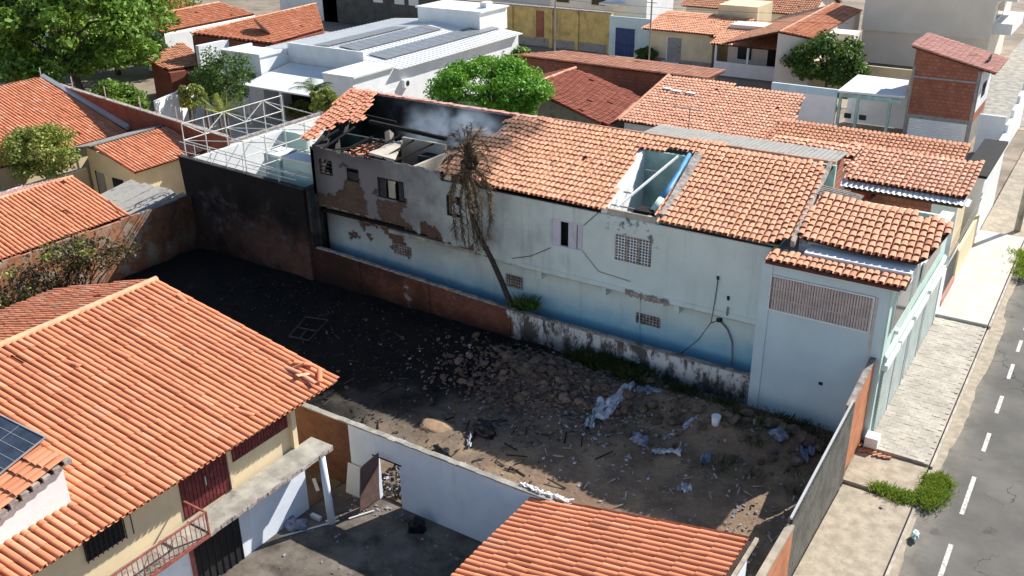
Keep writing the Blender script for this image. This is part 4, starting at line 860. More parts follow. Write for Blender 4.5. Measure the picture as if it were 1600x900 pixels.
walls(R3, [(xe-.3, 16.3), (xe-.3, 27.7), (x3-.02, 27.7), (x3-.02, 16.3)], lambda x, y: P3.z(x, y)-.13, 'cream'); walls(R3, [(x3-.03, 16.3), (x3-.03, 27.7), (x3-4.2, 27.7), (x3-4.2, 16.3)], lambda x, y: z3+(x-x3)*.3-.13, 'cream')
R2 = thing('cream_cottage', (-50, 35, 0), 'small cream cottage with red tile roof beside the steel frame', 'house')
PR2 = plane(208, 268, 3.0, (1, 0), .3); x2 = -51.2; z2 = PR2.z(x2, 0)
tiles('roof', R2, [(-47.65, 32.75, PR2.z(-47.65, 0)), (-47.65, 38.9, PR2.z(-47.65, 0)), (x2, 38.9, z2), (x2, 32.75, z2)], (1, 0), .3, 'tile_mid', .23, .5, 300, (), 43, 5, jit=.6, lift=.016)
walls(R2, [(-48.2, 33.1), (-48.2, 38.6), (x2-1.3, 38.6), (x2-1.3, 33.1)], lambda x, y: PR2.z(x, y)-.13 if x > x2 else 3.7, 'cream')
MB().prism([(x2-2.2, 32.6, 3.55), (x2-.1, 32.6, 4.0), (x2-.1, 38.5, 4.0), (x2-2.2, 38.5, 3.55)], [(x2-2.2, 32.6, 3.6), (x2-.1, 32.6, 4.08), (x2-.1, 38.5, 4.08), (x2-2.2, 38.5, 3.6)]).build('fibre_roof_strip', 'metal_grey', R2)
d = bx('door', 'metal_grey', R2, -51.9, -51.2, 33.04, 33.099, 0.1, 2.2); bx('door_frame', 'dark', d, -51.98, -51.9, 33.03, 33.099, .1, 2.28)
w_ = bx('window', 'dark', R2, -50.4, -49.4, 33.05, 33.099, 1.2, 2.1); bx('sill', 'white', w_, -50.5, -49.3, 33.0, 33.099, 1.12, 1.199)
GW = thing('garden_wall', (-56, 33, 0), 'cream garden wall running behind the low red-roofed house', 'wall')
a_, b_ = Zp(40, 262, 1.9), Zp(120, 235, 1.9)
bx('wall_face', 'cream', GW, -53.2, -53.0, 24, 33.2, 0, 2.2); bx('coping', 'white', GW, -53.25, -52.95, 24, 33.2, 2.2, 2.27)
# fibre cement lean-to
LT = thing('lean_to', (-45, 30, 0), 'grey fibre cement lean-to roof between the low house and the charred wall', 'lean-to')
for i, (x0, x1) in enumerate(((-46.8, -45.6), (-45.65, -44.5), (-44.55, -43.4), (-43.45, -42.35), (-42.4, -41.6))):
    corrugated('roof_sheet', 'metal_grey', LT, [(x0, 28.3, 2.45+.02*(i % 2)), (x1, 28.3, 2.45+.02*(i % 2)), (x1+rnd.uniform(-.1, .1), 31.8+rnd.uniform(-.3, .2), 2.95), (x0, 31.9, 2.95)], 6, .025)
bx('beam', 'charred', LT, -46.6, -41.7, 28.25, 28.35, 2.25, 2.37)
for x in (-46.4, -44.2, -41.9): bx('post', 'charred', LT, x, x+.1, 28.3, 28.4, 0, 2.25)
bx('back_wall', 'cream', LT, -47.6, -41.8, 32.0, 32.15, 0, 2.4)
# big roof at left edge and garden brick wall
R1 = thing('long_roof_house', (-60, 33, 0), 'house with broad orange tile roof at the left edge below the big tree', 'house')
P1 = plane(200, 205, 3.2, (1, 0), .3)
tiles('roof', R1, [(-54.8, 24, P1.z(-54.8, 0)), (-54.8, 37.7, P1.z(-54.8, 0)), (-63.5, 37.7, P1.z(-63.5, 0)), (-63.5, 24, P1.z(-63.5, 0))], (1, 0), .3, 'tile_mid', .24, .5, 0, (), 44, 4, jit=.6, lift=.016)
tiles('roof_back_slope', R1, [(-63.5, 24, P1.z(-63.5, 0)), (-63.5, 37.7, P1.z(-63.5, 0)), (-69, 37.7, P1.z(-63.5, 0)-1.65), (-69, 24, P1.z(-63.5, 0)-1.65)], (-1, 0), .3, 'tile_pale', .24, .4, 0, (), 45, 4)
walls(R1, [(-55.2, 24), (-55.2, 37.5), (-63.4, 37.5), (-63.4, 24)], lambda x, y: P1.z(x, y)-.13, 'cream')
BG = thing('brick_garden_wall', (-55, 38, 0), 'dark red brick garden wall behind the broad orange roof', 'wall')
zb = lambda x, y: Yp(x, y, 38.1).z
k = MB(); k.prism([(-64.2, 38.0, 0), (-45.5, 38.0, 0), (-45.5, 38.2, 0), (-64.2, 38.2, 0)], [(-64.2, 38.0, zb(82, 127)), (-45.5, 38.0, 4.1), (-45.5, 38.2, 4.1), (-64.2, 38.2, zb(82, 127))]); k.build('wall_face', 'brick_yard', BG)
zz = zb(82, 127); MB().prism([(-64.2, 37.95, zz), (-45.5, 37.95, 4.1), (-45.5, 38.25, 4.1), (-64.2, 38.25, zz)], [(-64.2, 37.95, zz+.07), (-45.5, 37.95, 4.17), (-45.5, 38.25, 4.17), (-64.2, 38.25, zz+.07)]).build('coping', 'mortar', BG)
MB().prism([(-63.5, 37.72, 5.75), (-54.8, 37.72, 3.3), (-54.8, 37.99, 3.3), (-63.5, 37.99, 5.75)], [(-63.5, 37.72, 5.95), (-54.8, 37.72, 3.5), (-54.8, 37.99, 3.6), (-63.5, 37.99, 6.05)]).build('flashing', 'alu', BG)
for x in (-64, -60.5, -57, -53.5, -50, -47): bx('wire_post', 'alu', BG, x, x+.05, 38.05, 38.1, 4.1+(-45.5-x)*.06, 5.1+(-45.5-x)*.07)
WG = thing('white_garden_wall', (-56, 48, 0), 'mottled white garden wall behind the brick garden wall', 'wall')
k = MB(); k.prism([(-61.5, 45, 0), (-61.3, 45, 0), (-66.5, 60, 0), (-66.7, 60, 0)], [(-61.5, 45, 2.9), (-61.3, 45, 2.9), (-66.5, 60, 2.9), (-66.7, 60, 2.9)]); k.build('wall_face', 'white', WG)
flat('garden_ground', 'sidewalk_pale', -66, -46, 38.3, 56, .01, kind='structure')
# ================================================================== ROOFLESS ANNEX AND STEEL FRAME
AN = thing('roofless_annex', (-37, 36, 0), 'roofless annex with white and mint walls behind the charred wall', 'annex')
bx('wall', 'white_clean', AN, -41.75, -41.5, 31.75, 39.0, 0, 4.9)
bx('wall', 'mint', AN, -41.49, -39.5, 38.8, 39.0, 0, 4.9); bx('wall', 'mint', AN, -39.5, -34.1, 38.8, 38.95, 0, 3.4)
bx('wall', 'white_clean', AN, -37.9, -37.7, 31.75, 34.4, 0, 2.2)
bx('partition', 'mint', AN, -37.7, -35.9, 34.2, 34.35, 0, 4.3); 
for (pa, pb_, yy, dp) in (((412, 240), (436, 247), 33.8, 1.3), ((441, 247), (487, 262), 32.7, 1.0)):
    a_, b_ = Yp(*pa, yy), Yp(*pb_, yy); o = bx('cubicle', 'mint', AN, a_.x, b_.x, yy, yy+dp, 0, a_.z); bx('cubicle_top', 'white_clean', o, a_.x-.03, b_.x+.03, yy-.03, yy+dp+.03, a_.z, a_.z+.06)
bx('floor', 'sidewalk_pale', AN, -41.49, -32.8, 31.75, 38.79, 0, .6)
WB = thing('white_side_wall', (-41, 45, 0), 'bright white wall running from the annex towards the villa garden', 'wall')
a_, b_ = Zp(412, 206, 3.2), Zp(500, 172, 3.2)
bx('wall_face', 'white_clean', WB, a_.x-.2, a_.x, 39.1, 51, 0, 3.2); bx('coping', 'mortar', WB, a_.x-.25, a_.x+.05, 39.1, 51, 3.2, 3.27)
ST = thing('steel_frame', (-39, 35, 0), 'rusting white tubular steel frame standing over the roofless annex', 'frame')
def sb(a, b, r=.026): MB().tube([a, b], r, 6).build('tube', 'tube_white', ST)
xa, xb = -41.6, -37.0; yf = [31.9+i*1.45 for i in range(6)]
for X_, top_, mid_ in ((xa, 6.9, 6.0), (xb, 6.6, 5.8)):
    sb((X_, yf[0], top_), (X_, yf[-1], top_)); sb((X_, yf[0], mid_), (X_, yf[-1], mid_))
    for i, y in enumerate(yf):
        sb((X_, y, 4.9 if X_ == xa else 0.6), (X_, y, top_), .034)
        if i < 5: sb((X_, y, mid_ if i % 2 else top_), (X_, yf[i+1], top_ if i % 2 else mid_), .025)
for y in (yf[0], yf[2], yf[4]): sb((xa, y, 6.9), (xb, y, 6.6)); sb((xa, y, 6.0), (xb, y, 5.8))
for i in (0, 2): sb((xa, yf[i], 6.0), (xb, yf[i+2], 5.8), .025)
for y in (32.0, 33.6, 35.2, 36.8): sb((-37.0, y, 5.4), (-33.1, y+.4, 5.2), .03)
for x in (-36.5, -35.2, -33.9): sb((x, 31.9, 5.3), (x, 37.5, 5.2), .025)
for x in (-40.5, -39.3, -38.1, -36.9, -34.4): sb((x, 31.6, 5.0), (x+.05, 31.6, 6.0), .022)
sb((-41.6, 31.6, 6.0), (-33.2, 31.6, 5.6), .025); sb((-41.6, 31.6, 5.5), (-33.2, 31.6, 5.3), .02)
# ================================================================== WHITE VILLA
VI = thing('white_villa', (-55, 60, 0), 'white villa with metal roof and rows of solar panels behind the burnt house', 'villa')
ZV = 5.0; vx0, vx1, vy0, vy1 = -62.0, -47.7, 56.8, 74.5
bx('wall', 'white_clean', VI, vx0, vx1, vy0, vy1, 0, 4.55)
bx('wing_wall', 'white_clean', VI, -50.6, vx1+.0, 52.0, vy0, 0, 4.75); bx('wing_roof', 'metal_white', VI, -50.6, vx1+.25, 51.9, vy0-.01, 4.76, 4.9)
bx('front_block', 'white_clean', VI, -63.2, -58.9, 53.6, vy0, 0, 4.9); bx('front_block_roof', 'metal_grey', VI, -63.0, -59.1, 53.8, vy0-.05, 4.75, 4.8)
k = MB(); k.box(-63.3, -58.8, 53.5, 53.7, 4.9, 5.15).box(-59.0, -58.8, 53.7, vy0, 4.9, 5.15).box(-63.3, -63.1, 53.7, vy0, 4.9, 5.15); k.build('parapet', 'white_clean', VI)
# main metal roof: gentle slopes either side of a ridge along Y, standing seams
xr = -54.5
for (xa_, xb_, za_, zb_) in ((xr, vx1+.5, 5.35, 4.62), (xr, vx0-.2, 5.35, 4.8)):
    o = MB().prism([(xa_, vy0, za_-.06), (xb_, vy0, zb_-.06), (xb_, vy1, zb_-.06), (xa_, vy1, za_-.06)], [(xa_, vy0, za_), (xb_, vy0, zb_), (xb_, vy1, zb_), (xa_, vy1, za_)]).build('roof', 'metal_white', VI)
    k = MB()
    for y in np.arange(vy0+.2, vy1, .5): k.bar((xa_, y, za_+.015), (xb_, y, zb_+.015), .05, .05)
    k.build('roof_seams', 'metal_white', o)
bx('front_parapet', 'white_clean', VI, -58.79, -50.61, vy0-.15, vy0-.01, 4.55, 5.6)
def zv(x): return 5.35-(x-xr)*(.73/(vx1+.5-xr)) if x > xr else 5.35-(xr-x)*.55/(xr-vx0)
for (xc, y0, y1) in ((-56.6, 58.2, 69.5), (-53.6, 58.2, 70.5), (-50.4, 58.0, 74.2)):
    n = int((y1-y0)/1.15)
    for i in range(n):
        a_ = y0+i*1.15; x0, x1 = xc-.95, xc+.95
        o = MB().prism([(x0, a_, zv(x0)+.10), (x1, a_, zv(x1)+.10), (x1, a_+1.11, zv(x1)+.10), (x0, a_+1.11, zv(x0)+.10)], [(x0, a_, zv(x0)+.14), (x1, a_, zv(x1)+.14), (x1, a_+1.11, zv(x1)+.14), (x0, a_+1.11, zv(x0)+.14)]).build('solar_panel', 'pv_far', VI)
bx('water_tank_block', 'white_clean', VI, -57.2, -50.2, 72.0, 76.5, 4.55, 6.5); bx('tank_block_roof', 'metal_white', VI, -57.4, -50.0, 71.9, 76.6, 6.5, 6.62)
bx('tank_hatch', 'white', VI, -51.5, -50.8, 74, 75, 6.62, 7.1)
MB().prism([(-58.7, 51.3, 3.1), (-50.8, 51.3, 3.1), (-50.8, vy0-.16, 3.9), (-58.7, vy0-.16, 3.9)], [(-58.7, 51.3, 3.2), (-50.8, 51.3, 3.2), (-50.8, vy0-.16, 4.0), (-58.7, vy0-.16, 4.0)]).build('porch_roof', 'metal_white', VI)
bx('porch_shade_panel', 'dark', VI, -58.7, -50.8, vy0-.4, vy0-.2, 0, 3.0)  # near-black sheet paints the shade under the porch roof
for x in (-58.5, -54.8, -51.0): bx('porch_post', 'white', VI, x, x+.2, 51.4, 51.6, 0, 3.1)
for (y, z) in ((57.5, 3.0), (63.0, 2.6)):
    o = bx('air_conditioner', 'white', VI, vx1, vx1+.35, y, y+.8, z, z+.6); MB().tube([(vx1+.355, y+.4, z+.3), (vx1+.36, y+.4, z+.3)], .22, 10).build('fan_grille', 'dark', o)
w_ = bx('window', 'dark', VI, -62.5, -61.0, 53.56, 53.599, 1.6, 2.3); bx('window_frame', 'white', w_, -62.6, -60.9, 53.5, 53.559, 1.5, 1.6)
for (x0, x1) in ((-62.3, -61), (-60.8, -59.6)): bx('window', 'glass', VI, x0, x1, 53.57, 53.598, 3.1, 3.6)
o = bx('side_fence_frame', 'white', VI, vx1+.6, vx1+.7, 52, 56, 3.2, 3.3)
# houses behind and left of the villa
def gable(name, label, x0, x1, y0, y1, ze, zr_, axis, wall, tile, cat='house', seed=1, over=.35, ridgecap='ridge'):
    t = thing(name, ((x0+x1)/2, (y0+y1)/2, 0), label, cat)
    if axis == 'Y':
        xm = (x0+x1)/2; s = (zr_-ze)/((x1-x0)/2)
        tiles('roof', t, [(x1+over, y0-over, ze-s*over), (x1+over, y1+over, ze-s*over), (xm, y1+over, zr_), (xm, y0-over, zr_)], (1, 0), s, tile, .26, .42, 0, (), seed, 4)
        tiles('roof_back_slope', t, [(x0-over, y0-over, ze-s*over), (x0-over, y1+over, ze-s*over), (xm, y1+over, zr_), (xm, y0-over, zr_)], (-1, 0), s, tile, .26, .42, 0, (), seed+1, 4)
        caps(t, (xm, y0-over, zr_+.05), (xm, y1+over, zr_+.05), ridgecap)
        MB().prism([(x0, y0, 0), (x1, y0, 0), (x1, y1, 0), (x0, y1, 0)], [(x0, y0, ze-.12), (x1, y0, ze-.12), (x1, y1, ze-.12), (x0, y1, ze-.12)]).build('wall', wall, t)
        MB().prism([(x0, y0, ze-.12), (x1, y0, ze-.12), (xm, y0, zr_-.14)], [(x0, y1, ze-.12), (x1, y1, ze-.12), (xm, y1, zr_-.14)]).build('gable', wall, t)
    else:
        ym = (y0+y1)/2; s = (zr_-ze)/((y1-y0)/2)
        tiles('roof', t, [(x0-over, y0-over, ze-s*over), (x1+over, y0-over, ze-s*over), (x1+over, ym, zr_), (x0-over, ym, zr_)], (0, -1), s, tile, .26, .42, 0, (), seed, 4)
        tiles('roof_back_slope', t, [(x0-over, y1+over, ze-s*over), (x1+over, y1+over, ze-s*over), (x1+over, ym, zr_), (x0-over, ym, zr_)], (0, 1), s, tile, .26, .42, 0, (), seed+1, 4)
        caps(t, (x0-over, ym, zr_+.05), (x1+over, ym, zr_+.05), ridgecap)
        MB().prism([(x0, y0, 0), (x1, y0, 0), (x1, y1, 0), (x0, y1, 0)], [(x0, y0, ze-.12), (x1, y0, ze-.12), (x1, y1, ze-.12), (x0, y1, ze-.12)]).build('wall', wall, t)
        MB().prism([(x0, y0, ze-.12), (x0, y1, ze-.12), (x0, ym, zr_-.14)], [(x1, y0, ze-.12), (x1, y1, ze-.12), (x1, ym, zr_-.14)]).build('gable', wall, t)
    return t
def wy_win(t, x0, x1, z0, z1, y, mat='dark', fr='white', name='window'):
    o = bx(name, fr, t, x0-.08, x1+.08, y-.06, y-.001, z0-.08, z1+.08); bx('pane', mat, o, x0, x1, y-.07, y-.061, z0, z1); return o
# two tile roofs left of villa
pA = plane(260, 52, 4.0, (1, 0), .25)
HA = thing('tiled_house', (-80, 68, 0), 'house with long orange tile roof right of the big tree at the top', 'house')
qa = [pA(x, y) for x, y in [(252, 51), (398, 22), (342, 4), (215, 28)]]
tiles('roof', HA, qa, (1, 0), .25, 'tile_mid', .26, .42, 0, (), 51, 4); walls(HA, [(q.x*.995, q.y) for q in qa], lambda x, y: pA.z(x, y)-.13, 'white'); caps(HA, qa[3]+Vector((0, 0, .05)), qa[2]+Vector((0, 0, .05)))
pB = plane(425, 67, 4.4, (1, 0), .25)
HB = thing('tiled_house', (-68, 66, 0), 'house with bright orange tile roof touching the left side of the villa', 'house')
qb = [pB(x, y) for x, y in [(426, 68), (505, 46), (493, 6), (298, 52)]]
tiles('roof', HB, qb, (1, 0), .25, 'tile_mid', .26, .42, 0, (), 52, 4); walls(HB, [(q.x*.998, q.y) for q in qb], lambda x, y: pB.z(x, y)-.13, 'brick_yard'); caps(HB, qb[3]+Vector((0, 0, .05)), qb[2]+Vector((0, 0, .05)))
bx('side_wall', 'white_clean', HB, -67.6, -67.2, 54.5, 62, 0, 4.9)
pC = plane(290, 108, 2.8, (1, 0), .3)
HC = thing('tiled_shed', (-72, 58, 0), 'brown weathered tile shed roof between big tree and villa', 'shed')
qc = [pC(x, y) for x, y in [(262, 110), (326, 100), (284, 66), (232, 94)]]
tiles('roof', HC, qc, (1, 0), .3, 'tile_old', .26, .42, 0, (), 53, 4); walls(HC, [(q.x*.996, q.y) for q in qc], lambda x, y: pC.z(x, y)-.13, 'brick_yard')
def dish(loc, label, r=.8, az=0.5):
    t = thing('satellite_dish', loc, label, 'satellite dish'); k = MB(); L = Vector(loc); d = Vector((math.sin(az), math.cos(az), .9)).normalized(); x = d.cross(Vector((0, 0, 1))).normalized(); y = x.cross(d); c = L+Vector((0, 0, .9)); n = 14; V = [tuple(c-d*.12)]; Q = []
    for j in (1, 2, 3):
        for i in range(n): a = 6.283*i/n; rr_ = r*j/3; V.append(tuple(c+(x*math.cos(a)+y*math.sin(a))*rr_+d*(.22*(j/3)**2-.12)))
    fs = [(0, 1+i, 1+(i+1) % n) for i in range(n)]+[(1+(j-1)*n+i, 1+j*n+i, 1+j*n+(i+1) % n, 1+(j-1)*n+(i+1) % n) for j in (1, 2) for i in range(n)]
    k.v = V; k.f = fs; k.build('reflector', 'metal_grey', t, True); MB().tube([L, c-d*.1], .03, 6).build('mast', 'pipe', t); MB().tube([c+x*r*.9, c+d*.7], .012, 4).tube([c-x*r*.9, c+d*.7], .012, 4).build('feed_arm', 'pipe', t)
dish(Zp(410, 58, 4.6), 'mesh satellite dish on the orange roof left of the villa', 1.0)
# ================================================================== RIGHT-HAND NEIGHBOURS
pR1 = plane(966, 187, 3.4, (1, 0), .3)
N1 = thing('red_roof_house', (-31, 58, 0), 'house with dark red tile roof behind the round tree', 'house')
xr1 = -34.25; zr1 = pR1.z(xr1, 0)
tiles('roof', N1, [pR1(837, 130), pR1(897, 107), pR1(1002, 152), pR1(968, 187), pR1(948, 197), pR1(855, 153)], (1, 0), .3, 'tile_red', .25, .4, 0, (), 61, 4)
tiles('roof_back_slope', N1, [(xr1, 55.6, zr1), (xr1, 61.0, zr1), (xr1-3.5, 61.0, zr1-1.05), (xr1-3.5, 55.6, zr1-1.05)], (-1, 0), .3, 'tile_red', .25, .4, 0, (), 62, 4)
caps(N1, (xr1, 55.6, zr1+.05), (xr1, 61.2, zr1+.05), 'tile_pale', .13)
walls(N1, [(xr1, 55.6), (-28.3, 55.6), (-28.3, 61), (xr1, 61)], lambda x, y: pR1.z(x, y)-.13, 'metal_grey'); walls(N1, [(xr1-3.2, 55.8), (xr1-.01, 55.8), (xr1-.01, 61), (xr1-3.2, 61)], lambda x, y: zr1+(x-xr1)*.3-.13, 'metal_grey')
SF = thing('spiked_fence', (-31, 54, 0), 'grey spiked railing on a wall left of the dark red roof', 'fence')
a_, b_ = Zp(855, 190, 2.2), Zp(925, 200, 2.2)
bx('wall_face', 'metal_grey', SF, a_.x, b_.x+.5, a_.y, a_.y+.15, 0, 2.0); bx('rail', 'pipe', SF, a_.x, b_.x+.5, a_.y+.04, a_.y+.08, 2.5, 2.55)
for i in range(34): x = a_.x+.05+i*.14; bx('spike', 'pipe', SF, x, x+.035, a_.y+.05, a_.y+.085, 2.0, 2.75)
# brick-gabled house behind it
YG = 63.2
N0 = thing('brick_gable_house', (-33, 63, 0), 'long brick side wall topped by pale tiles behind the dark red roof', 'house')
t0, t1 = Yp(810, 88, YG), Yp(1042, 117, YG)
MB().prism([(t0.x, YG, 0), (t1.x, YG, 0), (t1.x, YG+.2, 0), (t0.x, YG+.2, 0)], [(t0.x, YG, t0.z), (t1.x, YG, t1.z), (t1.x, YG+.2, t1.z), (t0.x, YG+.2, t0.z)]).build('brick_wall', 'brick_red_x', N0)
s0 = (t0.z-t1.z)/(t1.x-t0.x); 
tiles('roof', N0, [(t0.x-.3, YG-.25, t0.z+.1), (t1.x+3.2, YG-.25, t0.z+.1-s0*(t1.x+3.5-t0.x)), (t1.x+3.2, YG+3.0, t0.z+.1-s0*(t1.x+3.5-t0.x)), (t0.x+2.5, YG+3.0, t0.z+.1-s0*2.8)], (1, 0), s0, 'tile_pale', .25, .4, 0, (), 63, 4)
bx('back_wall', 'brick_red_x', N0, t0.x, t1.x+2.5, YG+.21, YG+2.8, 0, t1.z-.3)
pR2 = plane(970, 190, 3.6, (0, -1), .2)
N2 = thing('pale_roof_house', (-22, 58, 0), 'house with broad pale patched tile roof carrying a television antenna', 'house')
q2 = [pR2(x, y) for x, y in [(966, 188), (1045, 118), (1256, 150), (1243, 190), (1233, 228)]]
tiles('roof', N2, q2, (0, -1), .2, 'tile_pale', .25, .4, 0, (), 64, 4, label='pale tile roof spotted with dark patches'); walls(N2, [(q2[0].x+.3, q2[0].y+.3), (q2[4].x-.3, q2[0].y+.3), (q2[2].x-.3, q2[2].y-.2), (q2[1].x+.3, q2[2].y-.2)], lambda x, y: pR2.z(x, y)-.13, 'white')
caps(N2, q2[1]+Vector((0, 0, .06)), q2[0]+Vector((0, 0, .06)), 'tile_pale', .13)
for (x, y) in ((1043, 141), (1058, 145), (1079, 148)):
    p = pR2(x, y); MB().box(p.x-.3, p.x+.3, p.y-.2, p.y+.2, p.z+.1, p.z+.16).build('patch', 'white', N2)
AT = thing('television_antenna', pR2(1075, 195), 'thin television antenna mast on the pale patched roof', 'antenna'); p = pR2(1075, 214)
MB().tube([p, p+Vector((0, 0, 1.9))], .025, 5).build('mast', 'pipe', AT); MB().bar(p+Vector((-1.1, 0, 1.8)), p+Vector((.9, 0, 1.75)), .03).build('boom', 'pipe', AT)
for i in range(8): x = -1+i*.26; MB().bar(p+Vector((x, -.35, 1.8)), p+Vector((x, .35, 1.8)), .02).build('element', 'pipe', AT)
# strips behind the long house ridge
RS = thing('sheet_roof_strip', (-12, 39, 0), 'narrow grey sheet roof strip behind the ridge of the long house', 'roof')
zs = ZR-.15
for (x0, x1) in ((-18.2, -15.2), (-15.25, -12.3), (-12.35, -9.4)):
    corrugated('roof_sheet', 'metal_grey', RS, [(x0, 38.8, zs+.1), (x1, 38.8, zs+.1), (x1, 40.8, zs+.0), (x0, 40.8, zs+.0)], 14, .02)
bx('wall', 'brick_red_x', RS, -18, -9.9, 38.9, 40.7, 0, zs-.15)
tiles('tile_strip', RS, [(-13, 40.9, zs-.25), (-9.2, 40.9, zs-.25), (-9.2, 42.2, zs-.1), (-13, 42.2, zs-.1)], (0, -1), .1, 'tile_pale', .25, .4, 0, (), 65, 4)
bx('wall', 'brick_red_x', RS, -12.9, -9.9, 40.95, 42.2, 0, zs-.4)
pR3 = plane(1500, 250, 4.6, (0, -1), .2)
N3 = thing('brown_roof_house', (-12, 54, 0), 'house with brownish tile roof behind the pale corner roof', 'house')
q3 = [(-17.1, 51.5), (-6.5, 51.5), (-6.5, 55.6), (-17.1, 55.6)]
tiles('roof', N3, [(x, y, pR3.z(x, y)) for x, y in q3], (0, -1), .2, 'tile_old', .25, .4, 0, (), 66, 4); walls(N3, [(-17, 51.8), (-6.7, 51.8), (-6.7, 55.2), (-17, 55.2)], lambda x, y: pR3.z(x, y)-.13, 'white')
caps(N3, (-17.1, 55.3, pR3.z(0, 55.3)+.04), (-6.5, 55.3, pR3.z(0, 55.3)+.04), 'tile_old', .12)
pR4 = plane(1507, 308, 5.0, (0, -1), .2)
N4 = thing('corner_roof_house', (-8, 48, 0), 'house with pale tile roof and white gutter near the street corner', 'house')
q4 = [pR4(x, y) for x, y in [(1325, 279), (1508, 310), (1538, 256), (1375, 231), (1336, 224), (1320, 250)]]
tiles('roof', N4, q4, (0, -1), .2, 'tile_pale', .255, .4, 300, (), 67, 5)
ye4 = pR4(1420, 294).y; xl4, xr4 = q4[0].x, q4[1].x
corrugated('gutter_sheet', 'metal_white', N4, [(xl4-.3, ye4-.65, 4.80), (xr4+.3, ye4-.65, 4.80), (xr4+.3, ye4+.1, 4.9), (xl4-.3, ye4+.1, 4.9)], 24, .03)
bx('soffit', 'deck', N4, xl4, xr4, ye4-.5, ye4+.1, 4.6, 4.7); bx('brick_wall', 'brick_red_x', N4, xl4+.2, xr4-1.4, ye4+.1, ye4+.3, 0, 4.5); bx('white_wall_end', 'white', N4, xr4-1.4, xr4-.25, ye4+.1, ye4+.3, 0, 4.5)
yt4 = pR4(1440, 243).y-.15; walls(N4, [(xl4+.3, ye4+.31), (xr4-.3, ye4+.31), (xr4-.3, yt4), (xl4+.3, yt4)], lambda x, y: pR4.z(x, y)-.15, 'cream')
bx('side_return', 'brick_red_x', N4, -9.4, -9.2, 43.1, ye4+.09, 0, 4.4)
# street edge beyond the long house
DR = thing('flat_roof_building', (-6, 58, 0), 'black flat roof building by the street behind the brownish roof', 'building')
bx('wall', 'white', DR, -6.45, -5.3, 53.6, 61, 0, 3.9); bx('flat_roof', 'dark', DR, -6.48, -5.2, 53.5, 61.1, 3.9, 4.05)
FW_ = thing('front_garden_wall', (-5.2, 50, 0), 'pale yellow street wall with grey gate leaves beyond the long house', 'wall')
bx('wall_face', 'cream', FW_, -5.3, -5.15, 47.5, 53.4, 0, 2.0); bx('wall_face', 'white', FW_, -5.3, -5.16, 43.1, 44.2, 0, 2.3)
for y in np.arange(44.25, 47.4, .16): bx('bar', 'pipe', FW_, -5.24, -5.2, y, y+.03, .4, 2.3)
bx('top_rail', 'alu', FW_, -5.26, -5.18, 44.2, 47.5, 2.3, 2.36); bx('base_wall', 'tile_pink', FW_, -5.32, -5.12, 44.21, 47.49, 0, .7)
MB().tube([(-5.2, 43.2, 2.3), (-5.2, 53, 3.0)], .02, 5).tube([(-5.2, 43.2, 2.6), (-5.2, 53, 3.3)], .02, 5).build('wire', 'pipe', FW_)
flat('front_garden_ground', 'concrete', -9.2, -5.31, 43.1, 53.5, .02, kind='structure')
pb = Zp(1590, 357, .36); LPo = thing('utility_pole', (pb.x, pb.y, .3), 'grey concrete utility pole on the sidewalk at the right edge', 'pole')
MB().tube([(pb.x, pb.y, .2), (pb.x+.05, pb.y, 9)], [.17, .11], 10).build('shaft', 'concrete', LPo, True); MB().bar((pb.x-.7, pb.y, 8.3), (pb.x+.8, pb.y, 8.3), .1).build('cross_arm', 'concrete', LPo)
# white lean-to, light blue wall, brick tower house
LN = thing('white_roof_shelter', (-16, 75, 0), 'open shelter with white flat roof and mint posts left of the brick tower', 'shelter')
MB().prism([(-18.3, 73.0, 2.95), (-13.6, 73.6, 2.95), (-14.4, 78.5, 3.1), (-18.3, 78.6, 3.1)], [(-18.3, 73.0, 3.1), (-13.6, 73.6, 3.1), (-14.4, 78.5, 3.25), (-18.3, 78.6, 3.25)]).build('flat_roof', 'metal_white', LN)
for x in (-18.2, -16.9, -14.6): bx('post', 'mint_old', LN, x, x+.2, 73.2, 73.4, 0, 2.95)
bx('beam', 'mint_old', LN, -18.2, -13.7, 73.19, 73.39, 2.6, 2.9); bx('back_wall', 'white_clean', LN, -18.25, -13.6, 76.2, 76.35, 0, 2.94)
for (x0, x1) in ((-17.7, -17.2), (-16.6, -16.1)): bx('meter_box', 'black', LN, x0, x1, 73.42, 73.6, 1.0, 1.35)
BWl = thing('light_blue_wall', (-20, 73, 0), 'pale blue wall with brick top course left of the white shelter', 'wall')
bx('wall_face', 'white_clean', BWl, -23.5, -18.4, 73.4, 73.6, 0, 2.5); bx('brick_top', 'brick_red_x', BWl, -23.5, -18.4, 73.38, 73.62, 2.5, 3.05); BWl.children[0].data.materials[0] = M('pale_blue_paint', (.52, .66, .74), .08, 1, dirt=.25, dcol=(.4, .5, .56))
BT = thing('brick_tower_house', (-11, 76, 0), 'narrow two-storey bare brick house with pink sloping tile roof', 'house')
yb = 73.8; A_ = Yp(1432, 76, yb); B_ = Yp(1535, 110, yb); xL, xRt = A_.x, B_.x; zL, zR = A_.z, B_.z
dep = 5.2
MB().prism([(xL, yb, 1.7), (xRt, yb, 1.7), (xRt, yb+dep, 1.7), (xL, yb+dep, 1.7)], [(xL, yb, zL), (xRt, yb, zR), (xRt, yb+dep, zR), (xL, yb+dep, zL)]).build('brick_wall', 'brick_red_x', BT)
bx('street_side_render', 'white', BT, xRt, xRt+.04, yb+.02, yb+dep-.02, 2.45, zR-.15)
for z, h_ in ((1.6, .25), (4.5, .12)): bx('concrete_band', 'metal_grey', BT, xL-.02, xRt+.02, yb-.02, yb-.001, z, z+h_)
for x in (xL-.03, xRt-.22): bx('concrete_column', 'metal_grey', BT, x, x+.17, yb-.03, yb-.021, 0, min(zL, zR)-.1)
